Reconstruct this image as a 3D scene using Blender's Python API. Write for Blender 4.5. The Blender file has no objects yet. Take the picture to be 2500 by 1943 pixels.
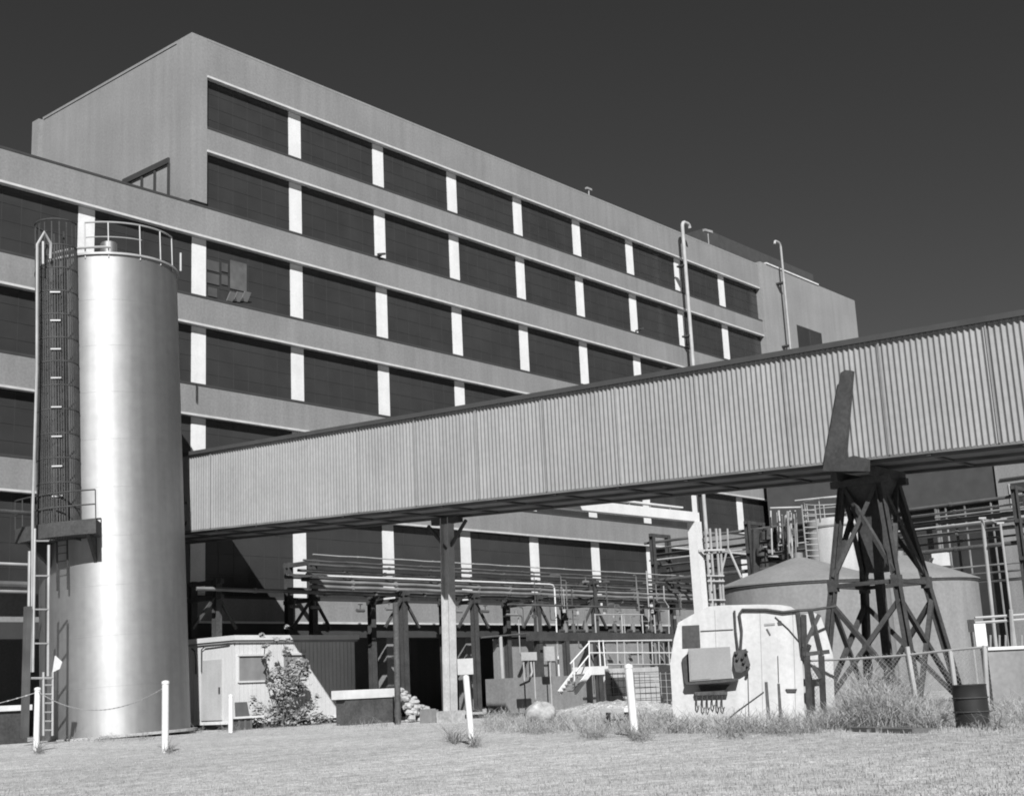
import bpy, math, random
from mathutils import Matrix, Vector
random.seed(7)
S = bpy.context.scene
# ------------------------------------------------------------------ camera
# world: X runs along the factory facade (away, to the right), Y runs into it (away, to the left)
CX, CY, H = 1250.0, 971.5, 1.15
FPX = 3231.06
def _n(v): return Vector(v).normalized()
_X = _n((4047-CX, 1544-CY, FPX)); _Z = _n((541-CX, -13800-CY, FPX)); _Y = _Z.cross(_X)
CAM = Vector((0, 0, H))
def ray(x, y):
    q = Vector((x-CX, y-CY, FPX)); return Vector((_X.dot(q), _Y.dot(q), _Z.dot(q)))
def on(ax, val, x, y):          # photo point (x, y) on the real plane axis=val
    d = ray(x, y); return CAM + d*((val-CAM[ax])/d[ax])
def G(x, y): return on(2, 0.0, x, y)
def PX(v, x, y): return on(0, v, x, y)
def PY(v, x, y): return on(1, v, x, y)
def DD(x, y, d): return CAM + ray(x, y)/FPX*d
cam_d = bpy.data.cameras.new('camera'); cam = bpy.data.objects.new('camera', cam_d)
S.collection.objects.link(cam)
r = Vector((_X[0], _Y[0], _Z[0])); u = -Vector((_X[1], _Y[1], _Z[1])); b = -Vector((_X[2], _Y[2], _Z[2]))
cam.matrix_world = Matrix(((r[0], u[0], b[0], 0), (r[1], u[1], b[1], 0), (r[2], u[2], b[2], H), (0, 0, 0, 1)))
cam_d.sensor_width = 36; cam_d.lens = FPX/2500*36; cam_d.clip_end = 3000; cam_d.clip_start = 0.1
S.camera = cam
# ------------------------------------------------------------------ light
EL = math.radians(37.3); SD = Vector((0.685, 0.728, 0)).normalized()*math.cos(EL); SD.z = -math.sin(EL)
sun_d = bpy.data.lights.new('sun', 'SUN'); sun_d.energy = 5.0; sun_d.angle = math.radians(0.5); sun_d.color = (1, 1, 1)
sun = bpy.data.objects.new('sun', sun_d); S.collection.objects.link(sun)
sun.rotation_euler = SD.to_track_quat('-Z', 'Y').to_euler()
W = bpy.data.worlds.new('World'); S.world = W; W.use_nodes = True
nt = W.node_tree; nt.nodes.clear()
sky = nt.nodes.new('ShaderNodeTexSky'); sky.sky_type = 'NISHITA'; sky.sun_disc = False
sky.sun_elevation = EL; sky.sun_rotation = math.atan2(-SD.x, -SD.y)
sky.air_density = 0.2; sky.dust_density = 0.0; sky.ozone_density = 1.0
sep = nt.nodes.new('ShaderNodeSeparateColor'); bg = nt.nodes.new('ShaderNodeBackground'); wo = nt.nodes.new('ShaderNodeOutputWorld')
nt.links.new(sky.outputs[0], sep.inputs[0]); nt.links.new(sep.outputs[0], bg.inputs[0]); nt.links.new(bg.outputs[0], wo.inputs[0])
bg.inputs[1].default_value = 0.088
S.view_settings.view_transform = 'Standard'; S.view_settings.look = 'None'; S.view_settings.exposure = 0.6; S.view_settings.gamma = 1
S.cycles.filter_width = 1.9     # a slightly soft lens

# ------------------------------------------------------------------ materials (the photograph is black and white)
def mat(name, v, rough=0.8, metal=0.0, var=0.12, scale=1.5, bump=0.0, bscale=30, stretch=(1, 1, 1), fine=0.0, spec=0.3, streak=0.0):
    v *= 0.62 if v > 0.075 else 0.75
    m = bpy.data.materials.new(name); m.use_nodes = True; t = m.node_tree; p = t.nodes['Principled BSDF']
    p.inputs['Roughness'].default_value = rough; p.inputs['Metallic'].default_value = metal
    p.inputs['Specular IOR Level'].default_value = spec
    tc = t.nodes.new('ShaderNodeTexCoord'); mp = t.nodes.new('ShaderNodeMapping'); mp.inputs['Scale'].default_value = stretch
    t.links.new(tc.outputs['Object'], mp.inputs[0])
    def noise(sc, det, src):
        n = t.nodes.new('ShaderNodeTexNoise'); n.inputs['Scale'].default_value = sc; n.inputs['Detail'].default_value = det
        t.links.new(src, n.inputs['Vector']); return n
    def mr(src, a, b_):
        q = t.nodes.new('ShaderNodeMapRange'); q.inputs[1].default_value = 0.3; q.inputs[2].default_value = 0.7
        q.inputs[3].default_value = a; q.inputs[4].default_value = b_; t.links.new(src, q.inputs[0]); return q.outputs[0]
    def mul(a, b_):
        q = t.nodes.new('ShaderNodeMath'); q.operation = 'MULTIPLY'
        t.links.new(a, q.inputs[0]); t.links.new(b_, q.inputs[1]); return q.outputs[0]
    a = mr(noise(scale, 5, mp.outputs[0]).outputs[0], v*(1-var), v*(1+var))
    if fine: a = mul(a, mr(noise(bscale, 3, tc.outputs['Object']).outputs[0], 1-fine, 1+fine))
    if streak:
        m2 = t.nodes.new('ShaderNodeMapping'); m2.inputs['Scale'].default_value = (2.2, 2.2, 0.12)
        t.links.new(tc.outputs['Object'], m2.inputs[0])
        a = mul(a, mr(noise(1.0, 6, m2.outputs[0]).outputs[0], 1-streak, 1+streak*0.5))
    t.links.new(a, p.inputs['Base Color'])
    if bump:
        bm = t.nodes.new('ShaderNodeBump'); bm.inputs['Strength'].default_value = bump; bm.inputs['Distance'].default_value = 0.02
        t.links.new(noise(bscale, 4, tc.outputs['Object']).outputs[0], bm.inputs['Height']); t.links.new(bm.outputs[0], p.inputs['Normal'])
    return m
M = dict(
    concrete=mat('concrete', 0.30, 0.9, var=0.10, scale=0.35, fine=0.12, bscale=9, streak=0.11, bump=0.3),
    render=mat('smooth_render', 0.335, 0.9, var=0.12, scale=0.2, fine=0.10, bscale=8, streak=0.09),
    white=mat('white_paint', 0.92, 0.7, var=0.05, fine=0.05, bscale=12, streak=0.06),
    offwhite=mat('weathered_white', 0.62, 0.8, var=0.08, scale=1.2, fine=0.08, bscale=14, streak=0.12),
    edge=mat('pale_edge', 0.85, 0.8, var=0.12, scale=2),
    black=mat('black_coping', 0.05, 0.8),
    glass=mat('window_glass', 0.046, 0.18, var=0.15, scale=0.6, spec=0.5),
    mullion=mat('dark_steel_sash', 0.050, 0.6),
    dark=mat('dark_interior', 0.11, 0.9, var=0.3),
    steel=mat('dark_painted_steel', 0.062, 0.75, var=0.25, fine=0.2, bscale=12),
    rusty=mat('weathered_steel', 0.10, 0.7, var=0.3, fine=0.2, bscale=12),
    pale=mat('pale_pipe_paint', 0.5, 0.6, var=0.15),
    mid=mat('grey_lagging', 0.12, 0.7, var=0.35, scale=0.9),
    galv=mat('galvanised_steel', 0.55, 0.5, 0.3, var=0.15),
    clad=mat('corrugated_sheet', 0.365, 0.65, 0.0, var=0.07, scale=0.5, fine=0.06, bscale=5, streak=0.11),
    roofing=mat('dark_roofing', 0.08, 0.8),
    silo=mat('brushed_silo_steel', 0.62, 0.66, 0.9, var=0.05, scale=0.3, fine=0.05, bscale=3, stretch=(1, 1, 2), streak=0.14, bump=0.05),
    lag=mat('pale_lagging', 0.24, 0.8, var=0.3, scale=0.8),
    blind=mat('grey_blind', 0.13, 0.8, var=0.3), blind2=mat('dim_blind', 0.095, 0.8, var=0.2),
    lag2=mat('post_paint', 0.62, 0.75, var=0.15, fine=0.1, bscale=10),
    tank=mat('grey_tank_paint', 0.30, 0.75, var=0.10, scale=0.4, fine=0.10, bscale=7, streak=0.12),
    cone=mat('tank_roof_sheet', 0.30, 0.8, var=0.12, scale=0.6, fine=0.1, bscale=7),
    shed=mat('shed_white_boards', 0.78, 0.8, var=0.04, fine=0.04, bscale=12, streak=0.05),
    shedglass=mat('shed_grey_pane', 0.30, 0.5, var=0.2, scale=1.5),
    hut=mat('whitewashed_hut', 0.68, 0.85, var=0.08, scale=1.0, streak=0.18, fine=0.06, bscale=9, bump=0.4),
    box=mat('grey_cabinet_paint', 0.36, 0.7, var=0.07, fine=0.06, bscale=20),
    stone=mat('pale_stone', 0.5, 0.95, var=0.2, scale=2, bump=0.6, bscale=10, fine=0.2),
    dirt=mat('dark_earth', 0.12, 0.95, var=0.3, scale=2),
    drum=mat('black_drum_paint', 0.03, 0.5, var=0.3),
    grass=mat('dry_grass', 0.42, 0.9, var=0.3, scale=2),
    weed=mat('dry_weeds', 0.42, 0.9, var=0.4, scale=2.5),
    weed2=mat('dull_weeds', 0.26, 0.9, var=0.4, scale=2.5),
    leaf=mat('shrub_leaf', 0.30, 0.8, var=0.6, scale=2.2),
    wood=mat('weathered_timber', 0.16, 0.9, var=0.3, fine=0.2),
)
def ground_mat():
    m = bpy.data.materials.new('pale_ground'); m.use_nodes = True; t = m.node_tree; p = t.nodes['Principled BSDF']
    p.inputs['Roughness'].default_value = 0.95; p.inputs['Specular IOR Level'].default_value = 0.1
    tc = t.nodes.new('ShaderNodeTexCoord'); v = None
    for sc, lo, hi, det, st in ((0.12, .86, 1.10, 4, (1, 1, 1)), (0.5, .84, 1.12, 7, (1, 3.5, 1)), (1.6, .84, 1.12, 6, (1, 2.2, 1)), (5.0, .66, 1.26, 5, (1, 1, 1)), (22.0, .62, 1.36, 4, (1, 1, 1))):
        mp = t.nodes.new('ShaderNodeMapping'); mp.inputs['Scale'].default_value = st; mp.inputs['Rotation'].default_value = (0, 0, 0.75)
        n = t.nodes.new('ShaderNodeTexNoise'); n.inputs['Scale'].default_value = sc; n.inputs['Detail'].default_value = det
        q = t.nodes.new('ShaderNodeMapRange'); q.inputs[1].default_value = .33; q.inputs[2].default_value = .67; q.inputs[3].default_value = lo; q.inputs[4].default_value = hi
        t.links.new(tc.outputs['Object'], mp.inputs[0]); t.links.new(mp.outputs[0], n.inputs['Vector']); t.links.new(n.outputs[0], q.inputs[0])
        if v is None: v = q.outputs[0]
        else:
            k = t.nodes.new('ShaderNodeMath'); k.operation = 'MULTIPLY'; t.links.new(v, k.inputs[0]); t.links.new(q.outputs[0], k.inputs[1]); v = k.outputs[0]
        last = n
    k = t.nodes.new('ShaderNodeMath'); k.operation = 'MULTIPLY'; k.inputs[1].default_value = 0.395; t.links.new(v, k.inputs[0])
    t.links.new(k.outputs[0], p.inputs['Base Color'])
    bm = t.nodes.new('ShaderNodeBump'); bm.inputs['Strength'].default_value = 0.7; bm.inputs['Distance'].default_value = 0.03
    t.links.new(last.outputs[0], bm.inputs['Height']); t.links.new(bm.outputs[0], p.inputs['Normal'])
    return m
M['ground'] = ground_mat()

_t = M['silo'].node_tree; _p = _t.nodes['Principled BSDF']; _g = _t.nodes.new('ShaderNodeTangent'); _g.direction_type = 'RADIAL'; _g.axis = 'Z'
_p.inputs['Anisotropic'].default_value = 0.6; _p.inputs['Anisotropic Rotation'].default_value = 0.25; _t.links.new(_g.outputs[0], _p.inputs['Tangent'])

# ------------------------------------------------------------------ helpers
ORG = {}
def tag(o, label=None, cat=None, group=None, kind=None):
    if label: o['label'] = label
    if cat: o['category'] = cat
    if group: o['group'] = group
    if kind: o['kind'] = kind
    return o
def thing(name, label, cat, loc, group=None):
    o = bpy.data.objects.new(name, None); S.collection.objects.link(o); o.location = loc; o.empty_display_size = 0.3
    ORG[o.name] = Vector(loc); return tag(o, label, cat, group)
class MB:
    def __init__(s): s.v = []; s.f = []; s.sm = False
    def add(s, vs, fs):
        k = len(s.v); s.v += [tuple(a) for a in vs]; s.f += [tuple(i+k for i in f) for f in fs]; return s
    def box(s, x0, x1, y0, y1, z0, z1):
        x0, x1 = sorted((x0, x1)); y0, y1 = sorted((y0, y1)); z0, z1 = sorted((z0, z1))
        return s.add([(x0, y0, z0), (x1, y0, z0), (x1, y1, z0), (x0, y1, z0), (x0, y0, z1), (x1, y0, z1), (x1, y1, z1), (x0, y1, z1)],
                     [(0, 3, 2, 1), (4, 5, 6, 7), (0, 1, 5, 4), (1, 2, 6, 5), (2, 3, 7, 6), (3, 0, 4, 7)])
    def bar(s, p, q, w, d=None, ref=None):      # rectangular bar p->q
        p = Vector(p); q = Vector(q); d = d or w; a = (q-p).normalized()
        ref = Vector(ref) if ref else (Vector((0, 0, 1)) if abs(a.z) < .9 else Vector((1, 0, 0)))
        e = a.cross(ref).normalized(); g = e.cross(a).normalized()
        vs = [c + e*sx*w/2 + g*sy*d/2 for c in (p, q) for sx, sy in ((-1, -1), (1, -1), (1, 1), (-1, 1))]
        return s.add(vs, [(3, 2, 1, 0), (4, 5, 6, 7), (0, 1, 5, 4), (1, 2, 6, 5), (2, 3, 7, 6), (3, 0, 4, 7)])
    def ibeam(s, p, q, w, d):                   # rolled section, web vertical
        p = Vector(p); q = Vector(q); a = (q-p).normalized()
        ref = Vector((0, 0, 1)) if abs(a.z) < .9 else Vector((0, 1, 0))
        e = a.cross(ref).normalized(); g = e.cross(a).normalized()
        s.bar(p+g*(d/2-.012), q+g*(d/2-.012), w, .025, ref); s.bar(p-g*(d/2-.012), q-g*(d/2-.012), w, .025, ref)
        s.bar(p, q, .03, d-.05, ref); return s
    def tube(s, pts, r, n=8):
        pts = [Vector(p) for p in pts]; k = len(s.v); vs = []; fs = []; prev = None
        for i, p in enumerate(pts):
            a = (pts[min(i+1, len(pts)-1)]-pts[max(i-1, 0)]).normalized()
            if prev is None:
                ref = Vector((0, 0, 1)) if abs(a.z) < .9 else Vector((1, 0, 0)); e = a.cross(ref).normalized()
            else: e = (prev-a*prev.dot(a)).normalized()
            prev = e; g = a.cross(e)
            vs += [p+(e*math.cos(2*math.pi*j/n)+g*math.sin(2*math.pi*j/n))*r for j in range(n)]
        for i in range(len(pts)-1):
            for j in range(n): fs.append((i*n+j, i*n+(j+1) % n, (i+1)*n+(j+1) % n, (i+1)*n+j))
        fs.append(tuple(range(n-1, -1, -1))); fs.append(tuple((len(pts)-1)*n+j for j in range(n)))
        s.sm = True; return s.add(vs, fs)
    def lathe(s, cx, cy, prof, n=48, a0=0, a1=2*math.pi):
        full = abs(a1-a0-2*math.pi) < 1e-6; m = n if full else n+1; vs = []; fs = []
        for (rr, z) in prof: vs += [(cx+rr*math.cos(a0+(a1-a0)*j/n), cy+rr*math.sin(a0+(a1-a0)*j/n), z) for j in range(m)]
        for i in range(len(prof)-1):
            for j in range(n):
                k = (j+1) % m; fs.append((i*m+j, i*m+k, (i+1)*m+k, (i+1)*m+j))
        s.sm = True; return s.add(vs, fs)
    def prism(s, poly, ext):                    # poly: list of 3D points, extruded by vector ext
        n = len(poly); e = Vector(ext); vs = [Vector(p) for p in poly]; vs += [p+e for p in vs]
        return s.add(vs, [tuple(range(n)), tuple(range(2*n-1, n-1, -1))]+[(i, i+n, (i+1) % n+n, (i+1) % n) for i in range(n)])
    def build(s, name, m, parent=None, smooth=None):
        me = bpy.data.meshes.new(name)
        o = bpy.data.objects.new(name, me); S.collection.objects.link(o)
        if parent is not None: org = ORG[parent.name]
        else:
            xs = [v[0] for v in s.v]; ys = [v[1] for v in s.v]; zs = [v[2] for v in s.v]
            org = Vector(((min(xs)+max(xs))/2, (min(ys)+max(ys))/2, min(zs))); o.location = org
        me.from_pydata([(v[0]-org.x, v[1]-org.y, v[2]-org.z) for v in s.v], [], s.f); me.update()
        import bmesh
        if len(s.f) < 60000:
            b_ = bmesh.new(); b_.from_mesh(me); bmesh.ops.recalc_face_normals(b_, faces=b_.faces); b_.to_mesh(me); b_.free()
        me.materials.append(M[m] if isinstance(m, str) else m)
        if parent is not None: o.parent = parent
        ORG[o.name] = org
        if smooth is None: smooth = s.sm
        if smooth:
            me.shade_smooth()
            try: me.set_sharp_from_angle(angle=math.radians(40))
            except Exception: pass
        return o
def copy_tree(o, parent=None, loc=None):
    c = o.copy(); S.collection.objects.link(c)
    if parent is not None: c.parent = parent
    if loc is not None: c.location = loc
    ORG[c.name] = Vector(c.location) if parent is None else ORG[parent.name]
    for ch in o.children: copy_tree(ch, c)
    return c
def arc(c, r, a0, a1, n, e, g): return [Vector(c)+(Vector(e)*math.cos(a0+(a1-a0)*i/n)+Vector(g)*math.sin(a0+(a1-a0)*i/n))*r for i in range(n+1)]
ZV = Vector((0, 0, 1))

# ------------------------------------------------------------------ ground
g = MB(); N = 60
def gz(x, y): return 0
g.add([(-900, -900, 0), (1500, -900, 0), (1500, 1500, 0), (-900, 1500, 0)], [(0, 1, 2, 3)])
tag(g.build('ground', 'ground'), 'pale dusty yard of dry grass in front of the factory', kind='structure')

# ------------------------------------------------------------------ main factory building
YF = 52.0; X0 = 37.9; XE = 95.0; XR = 112.5
F = thing('factory_building', 'long six storey concrete factory with black window bands and white pillars', 'building', (X0, YF, 0))
wallb = MB()
wallb.box(X0, X0+.97, YF, YF+14.3, 25.75, 34.85)         # end wall with its corner strip
wallb.box(X0+.97, XR, YF+1.2, YF+14.3, 25.75, 34.6)      # core of the tall part
wallb.box(-6, XR, YF+1.2, YF+14.3, 4.85, 25.4)               # core of the lower storeys
wallb.build('wall', 'render', F)
MB().box(X0-.25, X0+.9, YF+14.3, YF+15.0, 25.4, 34.7).build('wall_pier', 'render', F)
eb = MB(); eb.box(XE+.05, XR, YF-.25, YF+1.2, 0, 35.0).build('stair_tower_wall', 'render', F)
MB().box(X0-6+6, 105.2, YF-.30, YF+.1, 35.02, 35.2).build('parapet_coping', 'edge', F) if False else None
MB().box(96, 105.3, YF-.33, YF+.3, 35.003, 35.12).build('parapet_coping', 'edge', F)
pt = MB().box(100.3, 121.2, 60, 66, 34, 41.4); pt.build('penthouse', 'roofing', F)
MB().box(X0, XR, YF+1.3, YF+14.2, 34.63, 34.7).build('roof', 'roofing', F)
MB().box(-6, X0-.3, YF+1.3, YF+14.2, 25.45, 25.55).build('roof', 'roofing', F)
# spandrels: (z bottom lip, z top, x start, x end, has drip edge)
SP = [(32.67, 34.85, X0+.975, XE+.03), (28.56, 29.95, X0+.975, XE+1.3), (23.92, 25.62, -6, XE+.03), (19.30, 20.85, -6, XE+.03),
      (14.72, 16.35, -6, XE+.03), (10.26, 11.85, -6, XE+.03), (4.80, 6.1, 33.2, XE+.03)]
for i, (z0, z1, xa, xb) in enumerate(SP):
    sp = MB().box(xa, xb, YF, YF+1.19, z0+.1, z1-.12).build('spandrel', 'concrete', F)
    d = MB()                                    # splayed drip edge, its sunlit brightness put into the pale colour
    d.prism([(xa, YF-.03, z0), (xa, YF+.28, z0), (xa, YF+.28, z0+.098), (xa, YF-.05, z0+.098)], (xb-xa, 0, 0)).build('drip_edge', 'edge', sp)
    if i: MB().box(xa, xb, YF-.02, YF+1.15, z1-.118, z1).build('coping', 'black' if i != 2 else 'black', sp)
    else: MB().box(xa, xb, YF-.01, YF+1.15, z1-.118, z1).build('coping', 'render', sp)
# pillars and windows per bay and floor
PIT = 6.345; C0 = 37.95+.25
def win(xa, xb, z0, z1, kind=0):
    w = MB().box(xa, xb, YF+.345, YF+.40, z0, z1).build('window', 'glass', F)
    fr = MB(); nx = 6; nz = 4
    for k in range(1, nx):
        x = xa+(xb-xa)*k/nx; fr.box(x-.012, x+.012, YF+.333, YF+.343, z0, z1)
    for k in range(1, nz):
        z = z0+(z1-z0)*k/nz; fr.box(xa, xb, YF+.330, YF+.342, z-.012, z+.012)
    fr.build('sash', 'mullion', w)
    return w
for fi in range(6):
    ztop = SP[fi][0]; zbot = SP[fi+1][1]
    k0, k1 = (0, 9) if fi < 2 else (-4, 9)
    for k in range(k0, k1):
        xa = C0+.70+PIT*k-.0; xb = C0+PIT*(k+1)-.0
        if k == 0 and fi < 2: xa = X0+.98
        if k == 8: xb = XE+.04
        if k < 8: MB().box(xb, xb+.85, YF+.305, YF+.95, zbot-.05, ztop).build('pillar', 'white', F)
        win(xa, xb, zbot-.1, ztop+.05)
# lowest storey: dark open bays behind the pipe bridge
for k in range(-4, 9):
    xb = C0+PIT*(k+1)
    if k < 8: MB().box(xb+.1, xb+.7, YF+.3, YF+1.0, 0, 4.8).build('pillar', 'concrete', F)
MB().box(-6, XE, YF+9.0, YF+14, 0, 4.84).build('bay_wall', 'concrete', F)
MB().box(-6, XE, YF-.02, YF+1.0, 4.1, 4.795).build('bay_fascia', 'black', F)
# window air conditioner and a few lit panes on the third storey
for (x0, y0, x1, y1, mm) in ((505, 641, 535, 658, 0), (541, 645, 556, 662, 0), (562, 645, 602, 668, 1), (505, 672, 535, 690, 0), (541, 674, 556, 694, 0), (562, 678, 602, 704, 1), (508, 705, 530, 722, 0)):
    a = PY(YF+.31, x0, y1); b2 = PY(YF+.31, x1, y0); MB().box(a.x, b2.x, YF+.30, YF+.318, a.z, b2.z).build('window_blind', 'blind' if mm else 'blind2', F)
for (x0, x1) in ((556, 570), (573, 588), (591, 607)):
    a = PY(YF+.2, x0, 733); b2 = PY(YF+.2, x1, 717); MB().prism([(a.x, YF+.30, a.z), (b2.x, YF+.30, a.z), (b2.x, YF-.02, b2.z), (a.x, YF-.02, b2.z)], (0, .03, .0)).build('open_pane', 'pale', F)
# louvre on end wall: black bars put in for its recess shadow lines
lv = MB(); lv.box(X0-.12, X0-.003, 53.8, 57.9, 28.2, 28.5)
for y in (53.85, 55.05, 56.2, 57.4): lv.box(X0-.08, X0-.003, y-.08, y+.08, 25.7, 28.2)
lv.build('louvre_shadow_bars', 'black', F)
# end block openings
for (xa, xb, za, zb) in ((100.5, 105.0, 26.2, 30.5), (108.6, 112.0, 26.2, 30.3), (100.3, 103.2, 13.5, 17.6), (106.4, 109.5, 13.5, 17.4), (100.3, 103.2, 20, 23.5)):
    w = MB().box(xa, xb, YF-.262, YF-.253, za, zb).build('window', 'glass', F)
    MB().box((xa+xb)/2-.04, (xa+xb)/2+.04, YF-.30, YF-.264, za, zb).box(xa, xb, YF-.295, YF-.265, (za+zb)/2-.03, (za+zb)/2+.03).build('sash', 'mullion', w)
# small roof lamp
q = PY(55, 1728, 566)
MB().tube([(q.x, 55, 34.6), (q.x, 55, q.z)], .04).bar((q.x-.6, 55, q.z), (q.x+.6, 55, q.z+.1), .25, .2).build('roof_lamp', 'galv', F)
q = PY(55, 1437, 462)
MB().tube([(q.x, 55, 34.6), (q.x, 55, q.z)], .05).bar((q.x-.3, 55, q.z), (q.x+.3, 55, q.z), .2, .15).build('roof_lamp', 'galv', F)
for (px, py) in ((926, 625), (1560, 806), (1683, 840)):    # small brackets by pillars
    q = PY(YF, px, py); MB().bar((q.x-.25, YF-.15, q.z), (q.x+.3, YF-.15, q.z+.15), .12).bar((q.x, YF-.15, q.z), (q.x, YF+.4, q.z), .1).build('bracket', 'steel', F)

# tall vent pipes fixed to the facade
def vent_pipe(x0, y0, x1, y1, rad, hook, label):
    yy = YF-.9; p = PY(yy, x0, y0); q_ = PY(yy, x1, y1); z1 = p.z
    t = thing('vent_pipe', label, 'pipe', (p.x, yy, 0), 'tall vent pipes rising past the factory roof')
    MB().tube([(p.x, yy, 0), (p.x, yy, z1-.35)]+[(p.x+hook*s, yy, z1-.35+dz) for s, dz in ((.04, .12), (.15, .28), (.3, .35), (.8, .35), (.95, .28), (1.02, .05))], rad, 10).build('pipe', 'pale', t)
    bk = MB()
    for z in (z1-3.5, z1-9, z1-15): bk.box(p.x-.25, p.x+.25, yy, YF-.26, z-.06, z+.06)
    bk.build('bracket', 'steel', t)
vent_pipe(1665, 541, 1690, 890, .14, 1.0, 'thicker pale vent pipe with hooked top in front of the window bands')
vent_pipe(1905, 594, 1930, 850, .10, -1.0, 'thinner grey vent pipe on the blank stair tower wall')

# ------------------------------------------------------------------ conveyor gallery
XG, XH = 34.5, 37.75
def zb(y): return 6.232+.0457*y
Y0, Y1 = 0.0, YF-.05
GA = thing('conveyor_gallery', 'long corrugated elevated conveyor gallery running into the factory', 'conveyor bridge', (36, 26, 0))
HG = 3.30
for xs, sgn in ((XG, -1), (XH, 1)):
    c = MB(); per = .168; n = int((Y1-Y0)/per*8); vs = []
    for i in range(n+1):
        y = Y0+(Y1-Y0)*i/n; ph = 2*math.pi*y/per
        off = .027*math.sin(ph)
        vs += [(xs+sgn*(.04+off), y, zb(y)), (xs+sgn*(.04+off), y, zb(y)+HG)]
    c.add(vs, [(2*i, 2*i+2, 2*i+3, 2*i+1) for i in range(n)]); c.build('cladding', 'clad', GA, smooth=True)
def sl(mb, xa, xb, ya, yb, dz0, dz1):
    return mb.prism([(xa, ya, zb(ya)+dz0), (xa, yb, zb(yb)+dz0), (xa, yb, zb(yb)+dz1), (xa, ya, zb(ya)+dz1)], (xb-xa, 0, 0))
sl(MB(), XG+.01, XH-.01, Y0, Y1, .1, HG-.02).build('core_wall', 'dark', GA)
rf = MB(); rf.prism([(XG-.16, Y0, zb(Y0)+HG-.02), (XG-.16, Y0, zb(Y0)+HG+.14), ((XG+XH)/2, Y0, zb(Y0)+HG+.35), (XH+.16, Y0, zb(Y0)+HG+.14), (XH+.16, Y0, zb(Y0)+HG-.02)], (0, Y1-Y0, zb(Y1)-zb(Y0)))
rf.build('roof', 'roofing', GA)
sl(MB(), XG-.05, XH+.05, Y0, Y1, -.06, .02).build('floor_deck', 'lag', GA)
gd = MB()
for xx in (XG+.12, XH-.12, (XG+XH)/2): sl(gd, xx-.08, xx+.08, Y0, Y1, -.15, -.063)
gd.build('floor_girder', 'mid', GA)
for i in range(20):
    y = 1.2+i*2.6; MB().box(XG-.02, XH+.02, y-.06, y+.06, zb(y)-.12, zb(y)-.065).build('cross_beam', 'steel', GA)
for i in range(1, 17): sl(MB(), XG-.085, XG-.078, i*3.05, i*3.05+.05, .02, HG-.03).build('sheet_lap', 'clad', GA)
# long leaning outrigger against the cladding, above the trestle
p0 = PX(XG-.35, 2030, 1135); p1 = PX(XG-.35, 2066, 905)
pl = [PX(XG-.30, x, y) for x, y in ((2008, 1150), (2052, 910), (2063, 903), (2080, 905), (2062, 1118), (2085, 1112), (2118, 1120), (2118, 1150))]
MB().prism(pl, (.16, 0, 0)).build('stiffener_plate', 'steel', GA)

# posts under the gallery
XP = 37.25
def gallery_post():
    t_ = PX(XP, 1097, 1258); bq = PX(XP, 1101, 1765); y = bq.y
    P = thing('steel_post', 'tall steel post with concrete foot under the gallery', 'post', (XP, y, 0))
    yb = PX(XP, 1092, 1300).y; zt = zb(yb)-.16
    MB().ibeam((XP, y, .4), (XP, yb, zt), .36, .40).build('shaft', 'lag2', P)
    MB().box(XP-.38, XP+.38, y-.38, y+.38, 0, .42).build('footing', 'stone', P)
    MB().bar((XP, yb-.7, zt-.12), (XP, yb+.7, zt-.12), .3, .22).build('cap_beam', 'steel', P)
    for s in (-1, 1): MB().bar((XP, yb+s*.05, zt-1.2), (XP, yb+s*1.0, zt-.2), .10).build('brace', 'steel', P)
gallery_post()
# white portal: beam out from under the gallery to a white column
YP = 31.0; e0 = PY(YP, 1330, 1222); e1 = PY(YP, 1690, 1262); cx_ = 49.0
PO = thing('portal_frame', 'white painted steel portal with a beam from the gallery to a tall column', 'frame', (cx_, YP, 0))
MB().bar((e0.x-.8, YP, e0.z-.05), (cx_+.18, YP, e1.z), .34, .40).build('beam', 'white', PO)
MB().bar((e0.x+2.2, YP+.08, e0.z+.36), (cx_-.9, YP+.08, e1.z+.36), .30, .06).build('cable_tray', 'white', PO)
for k in range(5): xx = e0.x+2.6+k*1.5; MB().bar((xx, YP+.08, e0.z+.1), (xx, YP+.08, e0.z+.34), .06).build('tray_stub', 'white', PO)
MB().bar((cx_+.05, YP, 0), (cx_, YP, e1.z-.205), .46, .42).build('column', 'white', PO)
MB().box(cx_-.5, cx_+.5, YP-.5, YP+.5, 0, .3).build('footing', 'stone', PO)

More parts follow.
